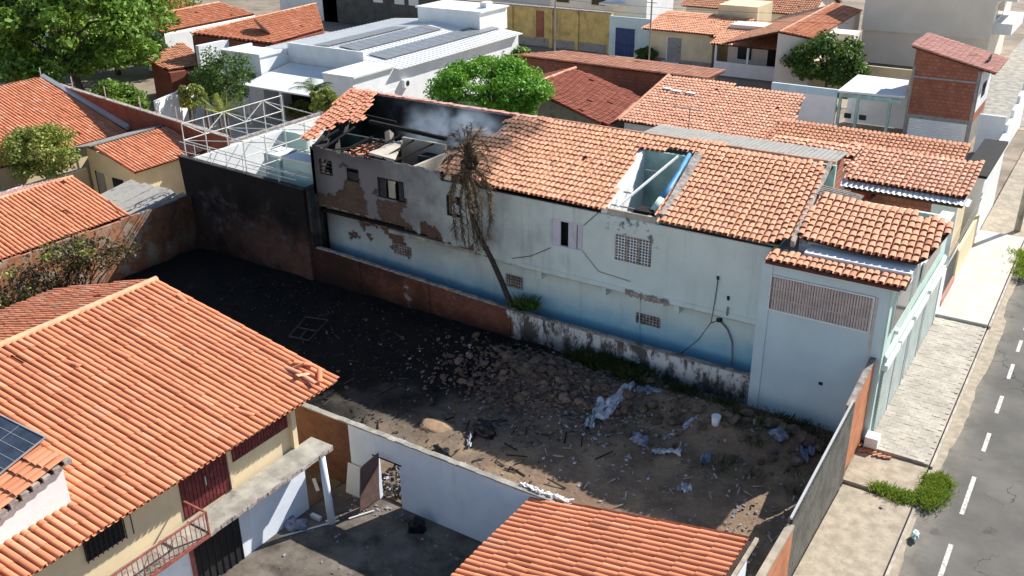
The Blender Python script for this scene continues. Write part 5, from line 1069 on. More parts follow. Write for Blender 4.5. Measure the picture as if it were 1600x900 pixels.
bx('lower_wall', 'metal_grey', BT, xL, xRt, yb+.01, yb+dep, 0, 1.69)
corrugated('roller_shutter', 'metal_white', BT, [(xL+.3, yb-.04, 1.55), (xL+.3, yb-.04, 0), (xRt-.3, yb-.04, 0), (xRt-.3, yb-.04, 1.55)], 12, .02)
sR = (zL-zR)/(xRt-xL); nrm_ = .15
tiles('roof', BT, [(xL-.25, yb-.25, zL+sR*.25+.12), (xRt+.9, yb-.25, zR-sR*.9+.12), (xRt+.9, yb+dep+.3, zR-sR*.9+.12), (xL-.25, yb+dep+.3, zL+sR*.25+.12)], (1, 0), max(.02, sR), 'tile_pink', .25, .4, 0, (), 68, 4)
for z in (3.2, 5.1):
    w_ = bx('window', 'dark', BT, xRt+.041, xRt+.08, yb+1.6, yb+3, z, z+1.0); bx('window_frame', 'black', w_, xRt+.081, xRt+.1, yb+2.25, yb+2.3, z, z+1.0)
SWl = thing('white_stepped_wall', (-7.5, 76, 0), 'white stepped yard wall right of the brick tower', 'wall')
for i in range(5): bx('step', 'white_clean', SWl, -6.6+i*.001, -6.4, 70.5+i*2.2, 72.69+i*2.2, 0, 1.6+i*.55)
bx('wall_face', 'white_clean', SWl, -8.3, -6.61, 72.6, 72.8, 0, 2.7); flat('forecourt', 'concrete', -11, -3.2, 81.6, 140, .01, kind='structure')
# big beige building
BB = thing('beige_building', (-15, 98, 0), 'large plain beige building wall at the top right', 'building')
yB_ = 99.5; l0 = Yp(1345, 50, yB_).x; r0 = Yp(1548, 50, yB_).x
bx('wall', 'beige', BB, l0, r0, yB_, yB_+12, 3.2, 9.8); bx('lower_wall', 'beige', BB, l0+.05, r0-.05, yB_+.4, yB_+11.9, 0, 3.19)
for z in (3.6, 6.6):
    s_ = bx('balcony', 'white', BB, r0+.001, r0+1.6, yB_+1, yB_+9, z, z+1.0); w_ = bx('window', 'glass', BB, r0+.001, r0+.03, yB_+2, yB_+6, z+1.2, z+2.5)
LGw = thing('low_yard_wall', (-18, 88, 0), 'stained cream yard wall below the beige building', 'wall'); bx('wall_face', 'cream', LGw, l0-3, r0, 86.5, 86.7, 0, 2.4)
# houses along the back street
YBK = 89.5
H2 = thing('cream_street_house', (-38, 91, 0), 'cream house with grey door and orange tile roof beside the navy gate', 'house')
xa_, xb_ = Yp(1020, 75, YBK+1).x, Yp(1112, 90, YBK).x
bx('wall', 'cream', H2, xa_, xb_, YBK, YBK+6, 0, 3.3); bx('base_band', 'metal_grey', H2, xa_-.01, xb_+.01, YBK-.02, YBK-.001, 0, .5)
MT['tile_h2'] = tile_mat('clay_tile_street', (.78, .38, .23), .5, .3)
tiles('roof', H2, [(xa_-.5, YBK-.5, 3.3), (xb_+.2, YBK-.5, 3.3), (xb_-.8, YBK+4.5, 4.4), (xa_-.1, YBK+4.5, 4.4)], (0, -1), .22, 'tile_h2', .26, .42, 0, (), 71, 4)
d_ = bx('door', 'metal_grey', H2, Yp(1043, 75, YBK).x, Yp(1064, 78, YBK).x, YBK-.04, YBK-.001, .2, 2.6); bx('door_frame', 'white', d_, Yp(1043, 75, YBK).x-.1, Yp(1043, 75, YBK).x, YBK-.05, YBK-.001, .2, 2.7)
bx('steps', 'white', H2, Yp(1036, 90, YBK).x, Yp(1062, 90, YBK).x, YBK-.9, YBK-.03, 0, .25)
bx('upper_wall', 'cream', H2, xb_-1.5, xb_+2.6, YBK+4.6, YBK+9, 0, 5.4)
tiles('side_roof', H2, [(xb_-.2, YBK-.4, 3.1), (xb_+2.6, YBK-.4, 3.1), (xb_+2.6, YBK+4, 4.3), (xb_-.6, YBK+4, 4.3)], (0, -1), .27, 'tile_h2', .26, .42, 0, (), 72, 4)
H1 = thing('porch_house', (-29, 88, 0), 'white house with open tiled porch behind the pale patched roof', 'house')
xa_, xb_ = Yp(1116, 90, 87).x, Yp(1216, 110, 87).x
bx('front_wall', 'white_clean', H1, xa_, xb_, 87, 87.2, 0, 1.3)
for x in (xa_, (xa_+xb_)/2, xb_-.2): bx('post', 'white_clean', H1, x, x+.2, 87.001, 87.199, 1.3, 2.9)
bx('back_wall', 'beige', H1, xa_, xb_+5.5, 90.5, 93, 0, 4.2); wy_win(H1, xa_+1, xa_+2.4, 1.0, 2.2, 90.5, 'glass'); wy_win(H1, xa_+4, xa_+5.2, .1, 2.2, 90.5, 'dark', name='door')
tiles('roof', H1, [(xa_-.3, 86.6, 2.95), (xb_+1.0, 86.6, 2.95), (xb_+1.0, 91.5, 3.98), (xa_-.3, 91.5, 3.98)], (0, -1), .21, 'tile_h2', .26, .42, 0, (), 73, 4)
bx('end_pier', 'white_clean', H1, xb_+.0, xb_+.3, 86.9, 90.4, 0, 2.6)
pH3 = plane(1270, 60, 4.6, (1, 0), .3)
H3 = thing('tiled_house', (-25, 100, 0), 'house with two orange tile roofs left of the big beige wall', 'house')
q = [pH3(x, y) for x, y in [(1272, 61), (1347, 16), (1302, 6), (1218, 50)]]
tiles('roof', H3, q, (1, 0), .3, 'tile_mid', .26, .42, 0, (), 74, 4); walls(H3, [(p.x-.1, p.y) for p in q], lambda x, y: pH3.z(x, y)-.13, 'beige'); caps(H3, q[3]+Vector((0, 0, .05)), q[2]+Vector((0, 0, .05)), 'tile_pale')
tiles('roof_back_slope', H3, [(q[3].x, q[3].y, q[3].z), (q[2].x, q[2].y, q[2].z), (q[2].x-5, q[2].y, q[2].z-1.5), (q[3].x-5, q[3].y, q[3].z-1.5)], (-1, 0), .3, 'tile_old', .26, .42, 0, (), 75, 4)
YWl = thing('yellow_wall', (-58, 91, 0), 'long stained yellow wall with dark vertical pillars along the back street', 'wall')
xa_, xb_ = Yp(690, 40, 91).x, Yp(955, 60, 91).x
bx('wall_face', 'yellow', YWl, xa_, xb_, 91, 91.3, 0, 4.1); bx('base', 'metal_grey', YWl, xa_, xb_, 90.95, 90.999, 0, .9); bx('coping', 'mortar', YWl, xa_, xb_, 90.9, 91.4, 4.1, 4.25)
for px in (700, 755, 800, 862, 902, 953): x = Yp(px, 45, 91).x; bx('pillar', 'yellow' if px != 755 else 'brick_red_x', YWl, x-.2, x+.2, 90.8, 90.949, 0, 4.1)
for px in (762, 838): x = Yp(px, 45, 91).x; bx('bricked_opening', 'brick_red_x', YWl, x, x+(2.2 if px == 762 else 1.0), 90.93, 90.998, 1.0, 3.8)
GWl = thing('grey_street_wall', (-44, 90, 0), 'pale grey street wall holding the navy gate', 'wall'); x0 = xb_+.02; x1 = Yp(1016, 70, 90.5).x
gx0, gx1 = Yp(961, 70, 90.4).x, Yp(991, 70, 90.4).x
bx('wall_face', 'front', GWl, x0, gx0, 90.5, 90.7, 0, 4.0); bx('wall_face', 'front', GWl, gx1, x1, 90.5, 90.7, 0, 4.0); bx('wall_face', 'front', GWl, gx0, gx1, 90.5, 90.7, 2.9, 4.0)
g_ = thing('blue_gate', ((gx0+gx1)/2, 90.5, 0), 'navy blue double metal gate in the grey street wall', 'gate')
for i in range(2):
    a_ = gx0+(gx1-gx0)*i/2+.01; b_ = a_+(gx1-gx0)/2-.02; o = bx('gate_leaf', 'bluegate', g_, a_, b_, 90.4, 90.46, .02, 2.89); bx('rail', 'bluegate', o, a_, b_, 90.37, 90.399, 1.4, 1.5)
# upper houses behind the yellow wall
UH = thing('white_town_house', (-60, 100, 0), 'white house with grey windows rising behind the yellow wall', 'house')
bx('wall', 'white_clean', UH, Yp(860, 10, 99).x, Yp(960, 20, 99).x, 99, 108, 0, 6.8)
for px in (870, 925): x = Yp(px, 14, 99).x; wy_win(UH, x, x+1.6, 3.6, 5.2, 99, 'glass', 'metal_grey')
UH2 = thing('white_stair_house', (-48, 98, 0), 'bright white house end behind the grey street wall', 'house')
x0, x1 = Yp(958, 20, 97).x, Yp(1010, 20, 97).x; bx('wall', 'white_clean', UH2, x0, x1, 97, 104, 0, 6.5); bx('awning', 'metal_white', UH2, x0-1, x0+1.5, 95.5, 96.99, 4.2, 4.4)
DK = thing('dark_wall_house', (-75, 92, 0), 'dark grey walled house with pale windows at the top centre', 'house')
x0, x1 = Yp(505, 15, 92).x, Yp(688, 20, 92).x; bx('wall', 'metal_grey', DK, x0, x1, 92, 96, 0, 4.5)
MT['dkw'] = M('dark_grey_paint', (.10, .095, .09), .2, 1, dirt=.3, dcol=(.05, .045, .04)); DK.children[0].data.materials[0] = MT['dkw']
for px in (535, 585, 618, 640): x = Yp(px, 8, 92).x; wy_win(DK, x, x+1.3, 3.0, 4.2, 92, 'metal_white', 'white')
gable('orange_roof_house', 'pale house with orange tile roof at the very top left of the villa', -96, -86, 92, 104, 3.4, 5.2, 'Y', 'white', 'tile_mid', seed=81)
gable('orange_roof_house', 'house with tile roof at the top behind the dark grey wall', -72, -60, 106, 116, 3.6, 5.4, 'X', 'white', 'tile_h2', seed=83)
gable('orange_roof_house', 'house with tile roof at the top behind the cream street house', -44, -30, 104, 114, 3.6, 5.6, 'X', 'beige', 'tile_old', seed=85)
gable('orange_roof_house', 'low tiled house at the left edge behind the big tree', -104, -92, 62, 76, 3.2, 5.0, 'Y', 'white', 'tile_mid', seed=87)
gable('orange_roof_house', 'far tiled house right of the large beige building', -3, 8, 130, 142, 3.6, 5.6, 'X', 'white', 'tile_h2', seed=89)
flat('back_street', 'sidewalk', -110, -3.2, 80.5, 86.2, -.03, kind='structure')
# ================================================================== VEGETATION
tb = Zp(115, 158); 
tree('broadleaf_tree', (-73, 47, 0), (-76.2, 47.8, 6.6), (7.6, 6.6, 4.9), 36000, .46, 'leaf', 'huge broadleaf tree with bright green crown in the upper left corner', 101, clumps=125, trunk_r=.35, spread=.165)
tree('broadleaf_tree', (-84, 58, 0), (-84, 58, 5), (6, 6, 4.5), 9000, .5, 'leaf', 'green tree at the left edge behind the huge tree', 102, clumps=50, trunk_r=.3)
tree('broadleaf_tree', (-63.5, 44.5, 0), (-65.5, 44.5, 2.3), (3.0, 2.0, 1.4), 5000, .3, 'leaf', 'leafy shrub under the huge tree beside the brick garden wall', 103, clumps=40, trunk_r=.12)
c2 = Yp(765, 140, 51.5); tree('round_tree', (c2.x, 51.5, 0), (c2.x, 51.5, c2.z-.1), (3.75, 3.2, 2.0), 42000, .19, 'leaf_bright', 'dense round bright green tree behind the long house ridge', 104, clumps=150, trunk_r=.2, spread=.2, hollow=.72)
c3 = Xp(65, 240, -53.6); tree('shrub_tree', (c3.x, c3.y, 0), c3, (2.1, 2.3, 1.5), 9000, .2, 'leaf_olive', 'olive green shrub beside the cream cottage at left', 105, clumps=60, trunk_r=.1)
c4 = Zp(1295, 95, 3); tree('yard_tree', (c4.x, c4.y, 0), (c4.x, c4.y, 3), (3.3, 2.6, 2.0), 9000, .33, 'leaf_dark', 'dark green tree in front of the large beige wall', 106, clumps=60, trunk_r=.15)
for (px, py, z, r, lab, sd, m) in ((262, 8, 4, 4.0, 'small tree at the top edge right of the huge tree', 107, 'leaf'), (235, 4, 3, 4, 'tree at the top edge behind the huge tree', 108, 'leaf_dark'), (1010, 86, .8, 1.0, 'low bush beside the navy gate', 109, 'leaf_dark'), (805, 95, 2.2, 1.5, 'small garden tree at the right end of the villa', 110, 'leaf'), (350, 130, 2, 2.2, 'dark climbing bush on the villa side wall', 111, 'leaf_dark')):
    c = Zp(px, py, z); tree('garden_tree', (c.x, c.y, 0), c, (r, r, r*.7), 3500, .3, m, lab, sd, clumps=30, trunk_r=.1)
def frond_plant(name, base, n, L, mat, label, seed, cat='palm', stem=0., droop=.9, wid=.16, up=1.0, group=None, lean=(0, 0)):
    t = thing(name, base, label, cat, group); r = random.Random(seed); B = Vector(base); top_ = B+Vector((lean[0], lean[1], stem))
    if stem: MB().tube([B, B.lerp(top_, .5)+Vector((.05, 0, 0)), top_], [.13, .1, .09], 7).build('trunk', 'bark', t, True)
    for i in range(n):
        az = 6.283*i/n*2.4+r.uniform(-.2, .2); el = r.uniform(.25, 1.2)*up; l = L*r.uniform(.75, 1.1); k = MB(); P = []
        for j in range(9):
            u = j/8; d = math.cos(el)*l*u; h = math.sin(el)*l*u-droop*l*.55*u*u; P.append(top_+Vector((math.cos(az)*d, math.sin(az)*d, h)))
        s_ = Vector((-math.sin(az), math.cos(az), 0)); V = []; Q = []
        k.tube(P, [.02*(1-.8*j/8)+.004 for j in range(9)], 4)
        for j in range(1, 9):
            for sd in (-1, 1):
                for m_ in range(2):
                    b = P[j-1].lerp(P[j], m_*.5); fw = (P[j]-P[j-1]).normalized(); ln = wid*l*(1-abs(j/8-.45))*1.5; tip = b+s_*sd*ln+fw*ln*.6-Vector((0, 0, ln*.35)); n0 = len(k.v); k.v += [tuple(b), tuple(b+fw*.06*l*.5), tuple(tip)]; k.f.append((n0, n0+1, n0+2))
        me = bpy.data.meshes.new('frond'); me.from_pydata(k.v, [], k.f); me.update(); add('frond', me, mat, t)
    return t
p = Yp(490, 142, 49); frond_plant('garden_palm', (p.x, 49, 0), 18, 2.1, 'palmleaf', 'green garden palm in front of the villa porch', 121, stem=p.z, wid=.2)
for i, (px, py, s_, lab) in enumerate(((345, 122, 2.4, 'dark feathery bush against the villa front block'), (325, 135, 1.5, 'dark bush beside the feathery bush'), (300, 152, 1.0, 'small shrub on the brick garden wall end'), (508, 158, .9, 'low leafy plant right of the garden palm'))):
    c = Yp(px, py, 49.5 if i < 2 else 45); tree('garden_shrub', (c.x, c.y, 0), c, (s_, s_*.8, s_*.9), 4200, .22, 'leaf_dark' if i < 2 else 'leaf_olive', lab, 170+i, cat='shrub', clumps=40, trunk_r=.07)
frond_plant('garden_palm', (-48.6, 72, 0), 12, 2.4, 'palmleaf', 'green palm at the far right end of the villa', 122, stem=2.6)
for i, (px, py, lab) in enumerate(((292, 150, 'yellowish cycad by the brick garden wall end'), (318, 150, 'round cycad left of the agave'), (340, 165, 'agave with stiff pale leaves in the garden'), (352, 168, 'second stiff-leaved agave beside the first'), (436, 200, 'small palm-like plant below the villa porch'))):
    c = Yp(px, py, 44.5); frond_plant('garden_plant', (c.x, c.y, 0), 14, 2.0 if i in (2, 3) else 1.3, 'leaf_olive' if i in (0, 2, 3) else 'palmleaf', lab, 130+i, cat='plant', stem=max(.2, c.z-.6), droop=.25 if i in (2, 3) else .9, wid=.1, up=1.2)
c = Zp(472, 170, .8); tree('hedge', (c.x, c.y, 0), (c.x, c.y, .7), (1.6, 1.2, .7), 2500, .16, 'leaf_olive', 'clipped olive hedge ball below the villa porch', 141, cat='hedge', clumps=30, trunk_r=.05)
# scorched bush in front of the side wall
BU = thing('scorched_bush', (-39.3, 22.2, 0), 'scorched grey-brown bush with few green leaves beside the brick side wall', 'bush')
r = random.Random(77); 
for i in range(46):
    a = r.uniform(0, 6.28); e = Vector((-39.4+math.cos(a)*r.uniform(.3, 1.3), 22.3+math.sin(a)*r.uniform(.8, 3.6), r.uniform(1.8, 3.6))); s0_ = Vector((-39.3+r.uniform(-.3, .3), 22.2+r.uniform(-1.2, 1.2), 0)); m_ = s0_.lerp(e, .5)+Vector((r.uniform(-.3, .3), r.uniform(-.3, .3), .3)); k = MB(); k.tube([s0_, m_, e], [.045, .03, .012], 5)
    for j in range(7):
        u = r.uniform(.4, 1); b_ = m_.lerp(e, u); k.tube([b_, b_+Vector((r.uniform(-.5, .5), r.uniform(-.5, .5), r.uniform(-.2, .5)))], [.012, .004], 3)
    k.build('branch', 'charred' if i % 3 else 'bark', BU)
crown('foliage', BU, (-39.5, 22.4, 2.4), (1.4, 3.7, 1.35), 3400, .17, 'leaf_dry', 78, 60, .2, hollow=.3); crown('green_leaves', BU, (-39.3, 22.6, 3.4), (1.0, 1.3, .5), 260, .15, 'leaf_olive', 79, 14, .25)
crown('green_leaves', BU, (-39.3, 19.6, 2.6), (1.1, 1.6, .9), 160, .15, 'leaf_olive', 80, 14, .25)
# weeds: uncountable ground cover
def tufts(name, pts, n, h, spread, mat, label, seed):
    rng = np.random.default_rng(seed); pts = np.array(pts); ci = rng.integers(0, len(pts), n); p = pts[ci]+np.stack([rng.normal(0, spread, n), rng.normal(0, spread, n), np.zeros(n)], -1)
    az = rng.uniform(0, 6.28, n); L = h*rng.uniform(.4, 1.2, n); ln = rng.uniform(.1, .8, n); d = np.stack([np.cos(az)*ln, np.sin(az)*ln, np.ones(n)], -1); d /= np.linalg.norm(d, axis=1)[:, None]; s_ = np.stack([-np.sin(az), np.cos(az), np.zeros(n)], -1)*(.005+.02*h*rng.random(n))[:, None]
    V = np.stack([p-s_, p+s_, p+d*L[:, None]*.6+s_*.7, p+d*L[:, None]+np.stack([np.cos(az), np.sin(az), -.2*np.ones(n)], -1)*(L*.2)[:, None]], 1).reshape(-1, 3)
    return add(name, quick_mesh(name, V, np.arange(4*n).reshape(n, 4)), mat, kind='stuff', label=label, cat='weeds')
g = [Zp(x, y, .08) for x, y in ((1372, 765), (1385, 770), (1400, 775), (1415, 778), (1430, 780), (1445, 775), (1455, 765), (1462, 755), (1470, 750), (1478, 760), (1460, 785), (1448, 790), (1470, 775), (1380, 768), (1405, 780), (1450, 770), (1465, 765), (1455, 752))]
tufts('sidewalk_grass', [tuple(p) for p in g], 6500, .24, .15, 'grass', 'bright green grass growing through the sidewalk gap by the kerb', 151)
wp = [(x, y, lotz(x, y)) for x, y in [(rnd.uniform(-16.5, -6), rnd.uniform(30.3, 31.4)) for _ in range(40)]+[(rnd.uniform(-10, -5.8), rnd.uniform(26.5, 30)) for _ in range(14)]]
tufts('lot_weeds', wp, 4200, .24, .25, 'weed_dark', 'dark green weeds along the foot of the boundary wall', 152)
tufts('lot_shrubs', [(x, y, lotz(x, y)+.1) for x, y in [(rnd.gauss(-15.6, 1.0), rnd.uniform(30.6, 31.3)) for _ in range(26)]], 4200, .45, .25, 'weed_dark', 'dark green low shrubs against the stained boundary wall', 155)
tufts('verge_grass', [tuple(Zp(x, y, .2)) for x, y in ((1597, 400), (1598, 415), (1600, 430), (1604, 405))], 1500, .35, .3, 'grass', 'patch of grass at the right edge of the sidewalk', 153)
tufts('wall_weeds', [tuple(Yp(x, 482, 32.0)-Vector((0, 0, .1))) for x in (806, 812, 818, 828, 835)], 160, .75, .08, 'leaf_dark', 'thin dark weeds growing beside the palm trunk', 154)
# burnt palm leaning by the long house
PA = thing('burnt_palm', Yp(803, 487, 31.95), 'burnt leaning palm with hanging dry brown fronds in front of the long house', 'palm')
yp_ = 31.2
tr = [(803, 490, 31.9), (795, 468, 31.8), (783, 438, 31.65), (768, 405, 31.5), (752, 375, 31.35), (740, 345, 31.25), (733, 310, 31.2), (730, 270, 31.15), (730, 240, 31.1)]
P = [Yp(*q) for q in tr]; P[0].z = min(P[0].z, .6)
MB().tube(P, [.14, .13, .125, .12, .12, .12, .13, .15, .13], 9).build('trunk', 'palmtrunk', PA, True)
r = random.Random(9); top_ = P[-1]
def dry(tip_pts, wid, n, mat='dryfrond'):
    k = MB(); Pt = [Vector(q) for q in tip_pts]; k.tube(Pt, [.022]+[.014]*(len(Pt)-2)+[.004], 4)
    for j in range(len(Pt)-1):
        for m_ in range(n):
            b = Pt[j].lerp(Pt[j+1], m_/n); fw = (Pt[j+1]-Pt[j]).normalized(); sd = Vector((r.uniform(-1, 1), r.uniform(-.7, .7), r.uniform(-.6, .05))); ln = wid*r.uniform(.4, 1.1); tip = b+sd*ln+fw*ln*.6; n0 = len(k.v); o_ = fw.cross(sd).normalized()*.02; k.v += [tuple(b-o_), tuple(b+o_+fw*.02), tuple(tip)]; k.f.append((n0, n0+1, n0+2))
    me = bpy.data.meshes.new('frond'); me.from_pydata(k.v, [], k.f); me.update(); add('frond', me, mat, PA)
hang = [[(728, 262), (716, 272), (709, 300), (708, 345), (712, 372)], [(730, 262), (745, 268), (760, 285), (766, 330), (763, 372)], [(728, 266), (722, 285), (718, 320), (722, 352), (726, 378)], [(732, 262), (742, 275), (752, 310), (753, 350), (751, 390)], [(730, 270), (735, 300), (739, 340), (740, 375)], [(728, 268), (726, 300), (730, 345), (733, 385)], [(731, 262), (750, 270), (765, 300), (769, 345)], [(729, 264), (712, 276), (702, 305), (703, 332)], [(731, 268), (744, 300), (746, 345), (744, 395)],
        [(731, 262), (755, 272), (768, 300), (765, 345), (758, 385)], [(730, 262), (740, 290), (748, 330), (752, 375)]]
hang += [[(x+r.uniform(-5, 5), y+r.uniform(-6, 8)*(j > 0)) for j, (x, y) in enumerate(h)] for h in hang[::2]]
for i, h in enumerate(hang): dry([Yp(x, y, 31.1-.5*math.sin(j*.8)*(1 if i % 2 else -.2)) for j, (x, y) in enumerate(h)], .45, 30)
for h in ([(730, 248), (718, 222), (708, 208)], [(730, 248), (742, 214), (750, 200)], [(730, 248), (727, 215), (721, 194)], [(730, 248), (735, 212), (737, 192)], [(730, 245), (722, 220), (715, 203)], [(730, 245), (731, 215), (728, 198)], [(731, 245), (738, 220), (745, 205)], [(730, 248), (716, 232), (704, 228), (698, 240)], [(731, 248), (744, 228), (756, 222), (764, 235)], [(730, 245), (726, 225), (733, 204)], [(730, 248), (712, 240), (701, 252), (697, 272)], [(731, 246), (748, 236), (760, 246), (765, 268)]):
    dry([Yp(x, y, 31.0+.3*r.uniform(-1, 1)) for x, y in h], .42, 34)
crown('burnt_crownshaft', PA, Yp(730, 250, 31.1), (.32, .32, .55), 500, .3, 'dryfrond', 160, 10, .4)
# ================================================================== RUBBLE AND RUBBISH ON THE LOT
tm = []
for s_ in range(5):
    bm = bmesh.new(); bmesh.ops.create_icosphere(bm, subdivisions=2, radius=1); rg = np.random.default_rng(200+s_)
    D = rg.normal(size=(7, 3)); D /= np.linalg.norm(D, axis=1)[:, None]; H_ = rg.uniform(.55, .85, 7)
    for v in bm.verts:
        c = np.array(v.co)
        for d, h in zip(D, H_):
            q = c@d
            if q > h: c = c-d*(q-h)
        v.co = Vector(c*np.array([1, .8, .65])*(1+rg.normal(0, .04)))
    me = bpy.data.meshes.new('rubble_stone'); bm.to_mesh(me); bm.free(); me.materials.append(MT['stone']); tm.append(me)
zones = [('rough brown rubble stone in the heap beside the boundary wall', 'rubble heap stones', [(rnd.gauss(-17.6, 1.9), rnd.gauss(28.6, 1.1)) for _ in range(210)], (.08, .33)), ('grey rubble stone near the street fence end of the lot', 'stones by the fence', [(rnd.uniform(-14, -5.8), rnd.gauss(29.3, .7)) for _ in range(90)], (.1, .4)), ('small sooty stone scattered on the black ground', 'sooty stones', [(rnd.uniform(-33, -21), rnd.uniform(24, 31)) for _ in range(24)], (.05, .12))]
for lab, grp, L, (a_, b_) in zones:
    for (x, y) in L:
        if not (-41 < x < -5.6 and 20 < y < 31.4): continue
        o = bpy.data.objects.new('rubble_stone', rnd.choice(tm)); COL.objects.link(o); s_ = a_+(b_-a_)*rnd.random()**2; o.location = (x, y, lotz(x, y)+s_*.3); o.scale = (s_, s_*rnd.uniform(.7, 1.2), s_*rnd.uniform(.7, 1)); o.rotation_euler = (rnd.uniform(-.5, .5), rnd.uniform(-.5, .5), rnd.uniform(0, 6.28)); props(o, lab, 'stone', grp)
def bits(name, mat, n, fn, size, label, seed, th=.012):
    r = random.Random(seed); k = MB()
    for i in range(n):
        x, y = fn(r); z = lotz(x, y)+.03; s_ = size*r.uniform(.3, 1.3); q = Matrix.Translation((x, y, z))@Matrix.Rotation(r.uniform(0, 6.28), 4, 'Z')@Matrix.Rotation(r.uniform(-.5, .5), 4, 'X')@Matrix.Rotation(r.uniform(-.5, .5), 4, 'Y')
        w_ = s_*r.uniform(.3, 1); k.pts([q@Vector(v) for v in ((-s_, -w_, 0), (s_*.8, -w_*.7, 0), (s_, w_, .01), (-s_*.6, w_*.8, 0), (-s_, -w_, th), (s_*.8, -w_*.7, th+.02), (s_, w_, th), (-s_*.6, w_*.8, th))])
    return k.build(name, mat, None, kind='stuff', label=label, cat='litter')
bits('pale_litter', 'litter', 620, lambda r: (r.gauss(-15.5, 3.2), r.gauss(28, 1.6)), .07, 'pale scraps of litter strewn over the rubble', 1)
bits('pale_litter', 'litter', 330, lambda r: (r.uniform(-17, -5.7), r.uniform(20.5, 28)), .05, 'pale scraps of litter on the brown soil', 2)
bits('sooty_litter', 'charplaster', 420, lambda r: (r.uniform(-36, -14), r.uniform(22, 31.3)), .06, 'dark scraps scattered over the burnt ground', 3)
bits('pale_litter', 'litter', 160, lambda r: (r.uniform(-7.9, -5.6), r.uniform(21, 26)), .06, 'pale scraps in the sunlit corner beside the fence', 4)
bits('brick_crumbs', 'brick_patch', 420, lambda r: (r.gauss(-17.3, 2.2), r.gauss(28.6, 1.1)), .08, 'broken brick crumbs in the rubble heap', 5, .05)
bits('stone_chips', 'stone', 900, lambda r: (r.gauss(-17.3, 2.3), r.gauss(28.4, 1.3)), .09, 'small stone chips between the rubble stones', 8, .06)
bits('doorway_debris', 'litter', 130, lambda r: (r.uniform(dx0-.6, dx1+.8), r.uniform(19.8, 21.2)), .06, 'charred scraps strewn behind the broken doorway', 6)
bits('doorway_debris', 'blackbag', 200, lambda r: (r.uniform(dx0-.8, dx1+.8), r.uniform(19.8, 21.6)), .1, 'black ash lumps behind the broken doorway', 7)
k = MB(); r9 = random.Random(44)
for i in range(150):
    x = r9.choice((r9.uniform(-19.6, -11.8), r9.gauss(-17.5, 1.2))); y = min(19.4, r9.choice((r9.uniform(15, 19.3), 19.3-abs(r9.gauss(0, .4))))); s_ = r9.uniform(.015, .07); k.box(x, x+s_*r9.uniform(.5, 2), y, y+s_*r9.uniform(.5, 2), .004, .01+s_*.5)
k.build('yard_litter', 'litter', None, kind='stuff', label='small scraps scattered over the yard floor', cat='litter')
def sticks(name, mat, n, fn, L, w_, label, seed):
    r = random.Random(seed); k = MB()
    for i in range(n):
        x, y = fn(r); a = r.uniform(0, 3.14); l = L*r.uniform(.3, 1.2); z = lotz(x, y)+.04; k.bar((x, y, z), (x+math.cos(a)*l, y+math.sin(a)*l, z+r.uniform(-.02, .12)), w_*r.uniform(.5, 1.3), w_*.5)
    return k.build(name, mat, None, kind='stuff', label=label, cat='debris')
sticks('charred_sticks', 'charred', 130, lambda r: (r.uniform(-36, -13), r.uniform(22.5, 31)), .7, .05, 'charred sticks and laths over the burnt ground', 21)
sticks('ashy_sticks', 'charplaster', 70, lambda r: (r.uniform(-30, -14), r.uniform(21, 29)), .5, .05, 'grey ashy sticks at the edge of the burn', 22)
sticks('wood_scraps', 'mortar', 60, lambda r: (r.uniform(-15, -6), r.uniform(21, 30)), .4, .05, 'pale wood scraps over the brown soil', 23)
bits('ash_flakes', 'sootmetal', 500, lambda r: (r.uniform(-34, -16), r.uniform(21.5, 31)), .05, 'grey ash flakes on the burnt ground', 24)
def rag(name, mat, pts, label, cat, seed, n=18, amp=.09, lift=.05):
    """crumpled sheet spanned over a pixel outline lying on the soil"""
    C_ = [Zp(x, y, .35) for x, y in pts]; r = np.random.default_rng(seed); V = []; Q = []; ph = r.uniform(0, 6.28, 6)
    for j in range(n+1):
        for i in range(n*2+1):
            u, v = i/(2*n), j/n; m = len(C_)//2-1; t = u*m; a = min(int(t), m-1); f = t-a; lo = C_[a].lerp(C_[a+1], f); hi = C_[-1-a].lerp(C_[-2-a], f); p = lo.lerp(hi, .5+(v-.5)*(.55+.45*math.sin(u*11+ph[2])*math.sin(u*5+ph[3])))
            z = lotz(p.x, p.y)+lift*(1 if .06 < v < .94 else -.5)+amp*(abs(math.sin(u*17+ph[0]+3*v))*abs(math.sin(v*9+ph[1]+u*6))+.4*r.random()); V.append((p.x+r.normal(0, .02), p.y+r.normal(0, .02), z))
    W = 2*n+1
    for j in range(n):
        for i in range(2*n):
            a = j*W+i; Q.append((a, a+1, a+W+1, a+W))
    return add(name, quick_mesh(name, V, Q), mat, label=label, cat=cat)
rag('plastic_sheet', 'plastic', [(905, 662), (920, 628), (950, 622), (985, 603), (995, 615), (968, 640), (940, 658), (930, 665)], 'large crumpled white plastic sheet on the rubble mid lot', 'plastic sheet', 301, amp=.16)
rag('plastic_sheet', 'plastic', [(1035, 674), (1060, 664), (1085, 655), (1090, 660), (1066, 672), (1040, 680)], 'long white plastic strip lying near the white bucket', 'plastic sheet', 302, 8)
rag('plastic_sheet', 'plasticb', [(990, 612), (1010, 608), (1035, 616), (1032, 624), (1010, 622), (995, 620)], 'greyish cloth beside the large plastic sheet', 'cloth', 303, 8)
rag('plastic_sheet', 'plastic', [(727, 690), (730, 672), (740, 658), (746, 662), (738, 678), (736, 692)], 'white rag on the sunlit edge of the burnt ground', 'rag', 304, 8, .14)
rag('plastic_sheet', 'plastic', [(1018, 695), (1035, 692), (1066, 696), (1064, 708), (1040, 704), (1020, 702)], 'crumpled white sack on the soil below the plastic strip', 'sack', 305, 8, .14)
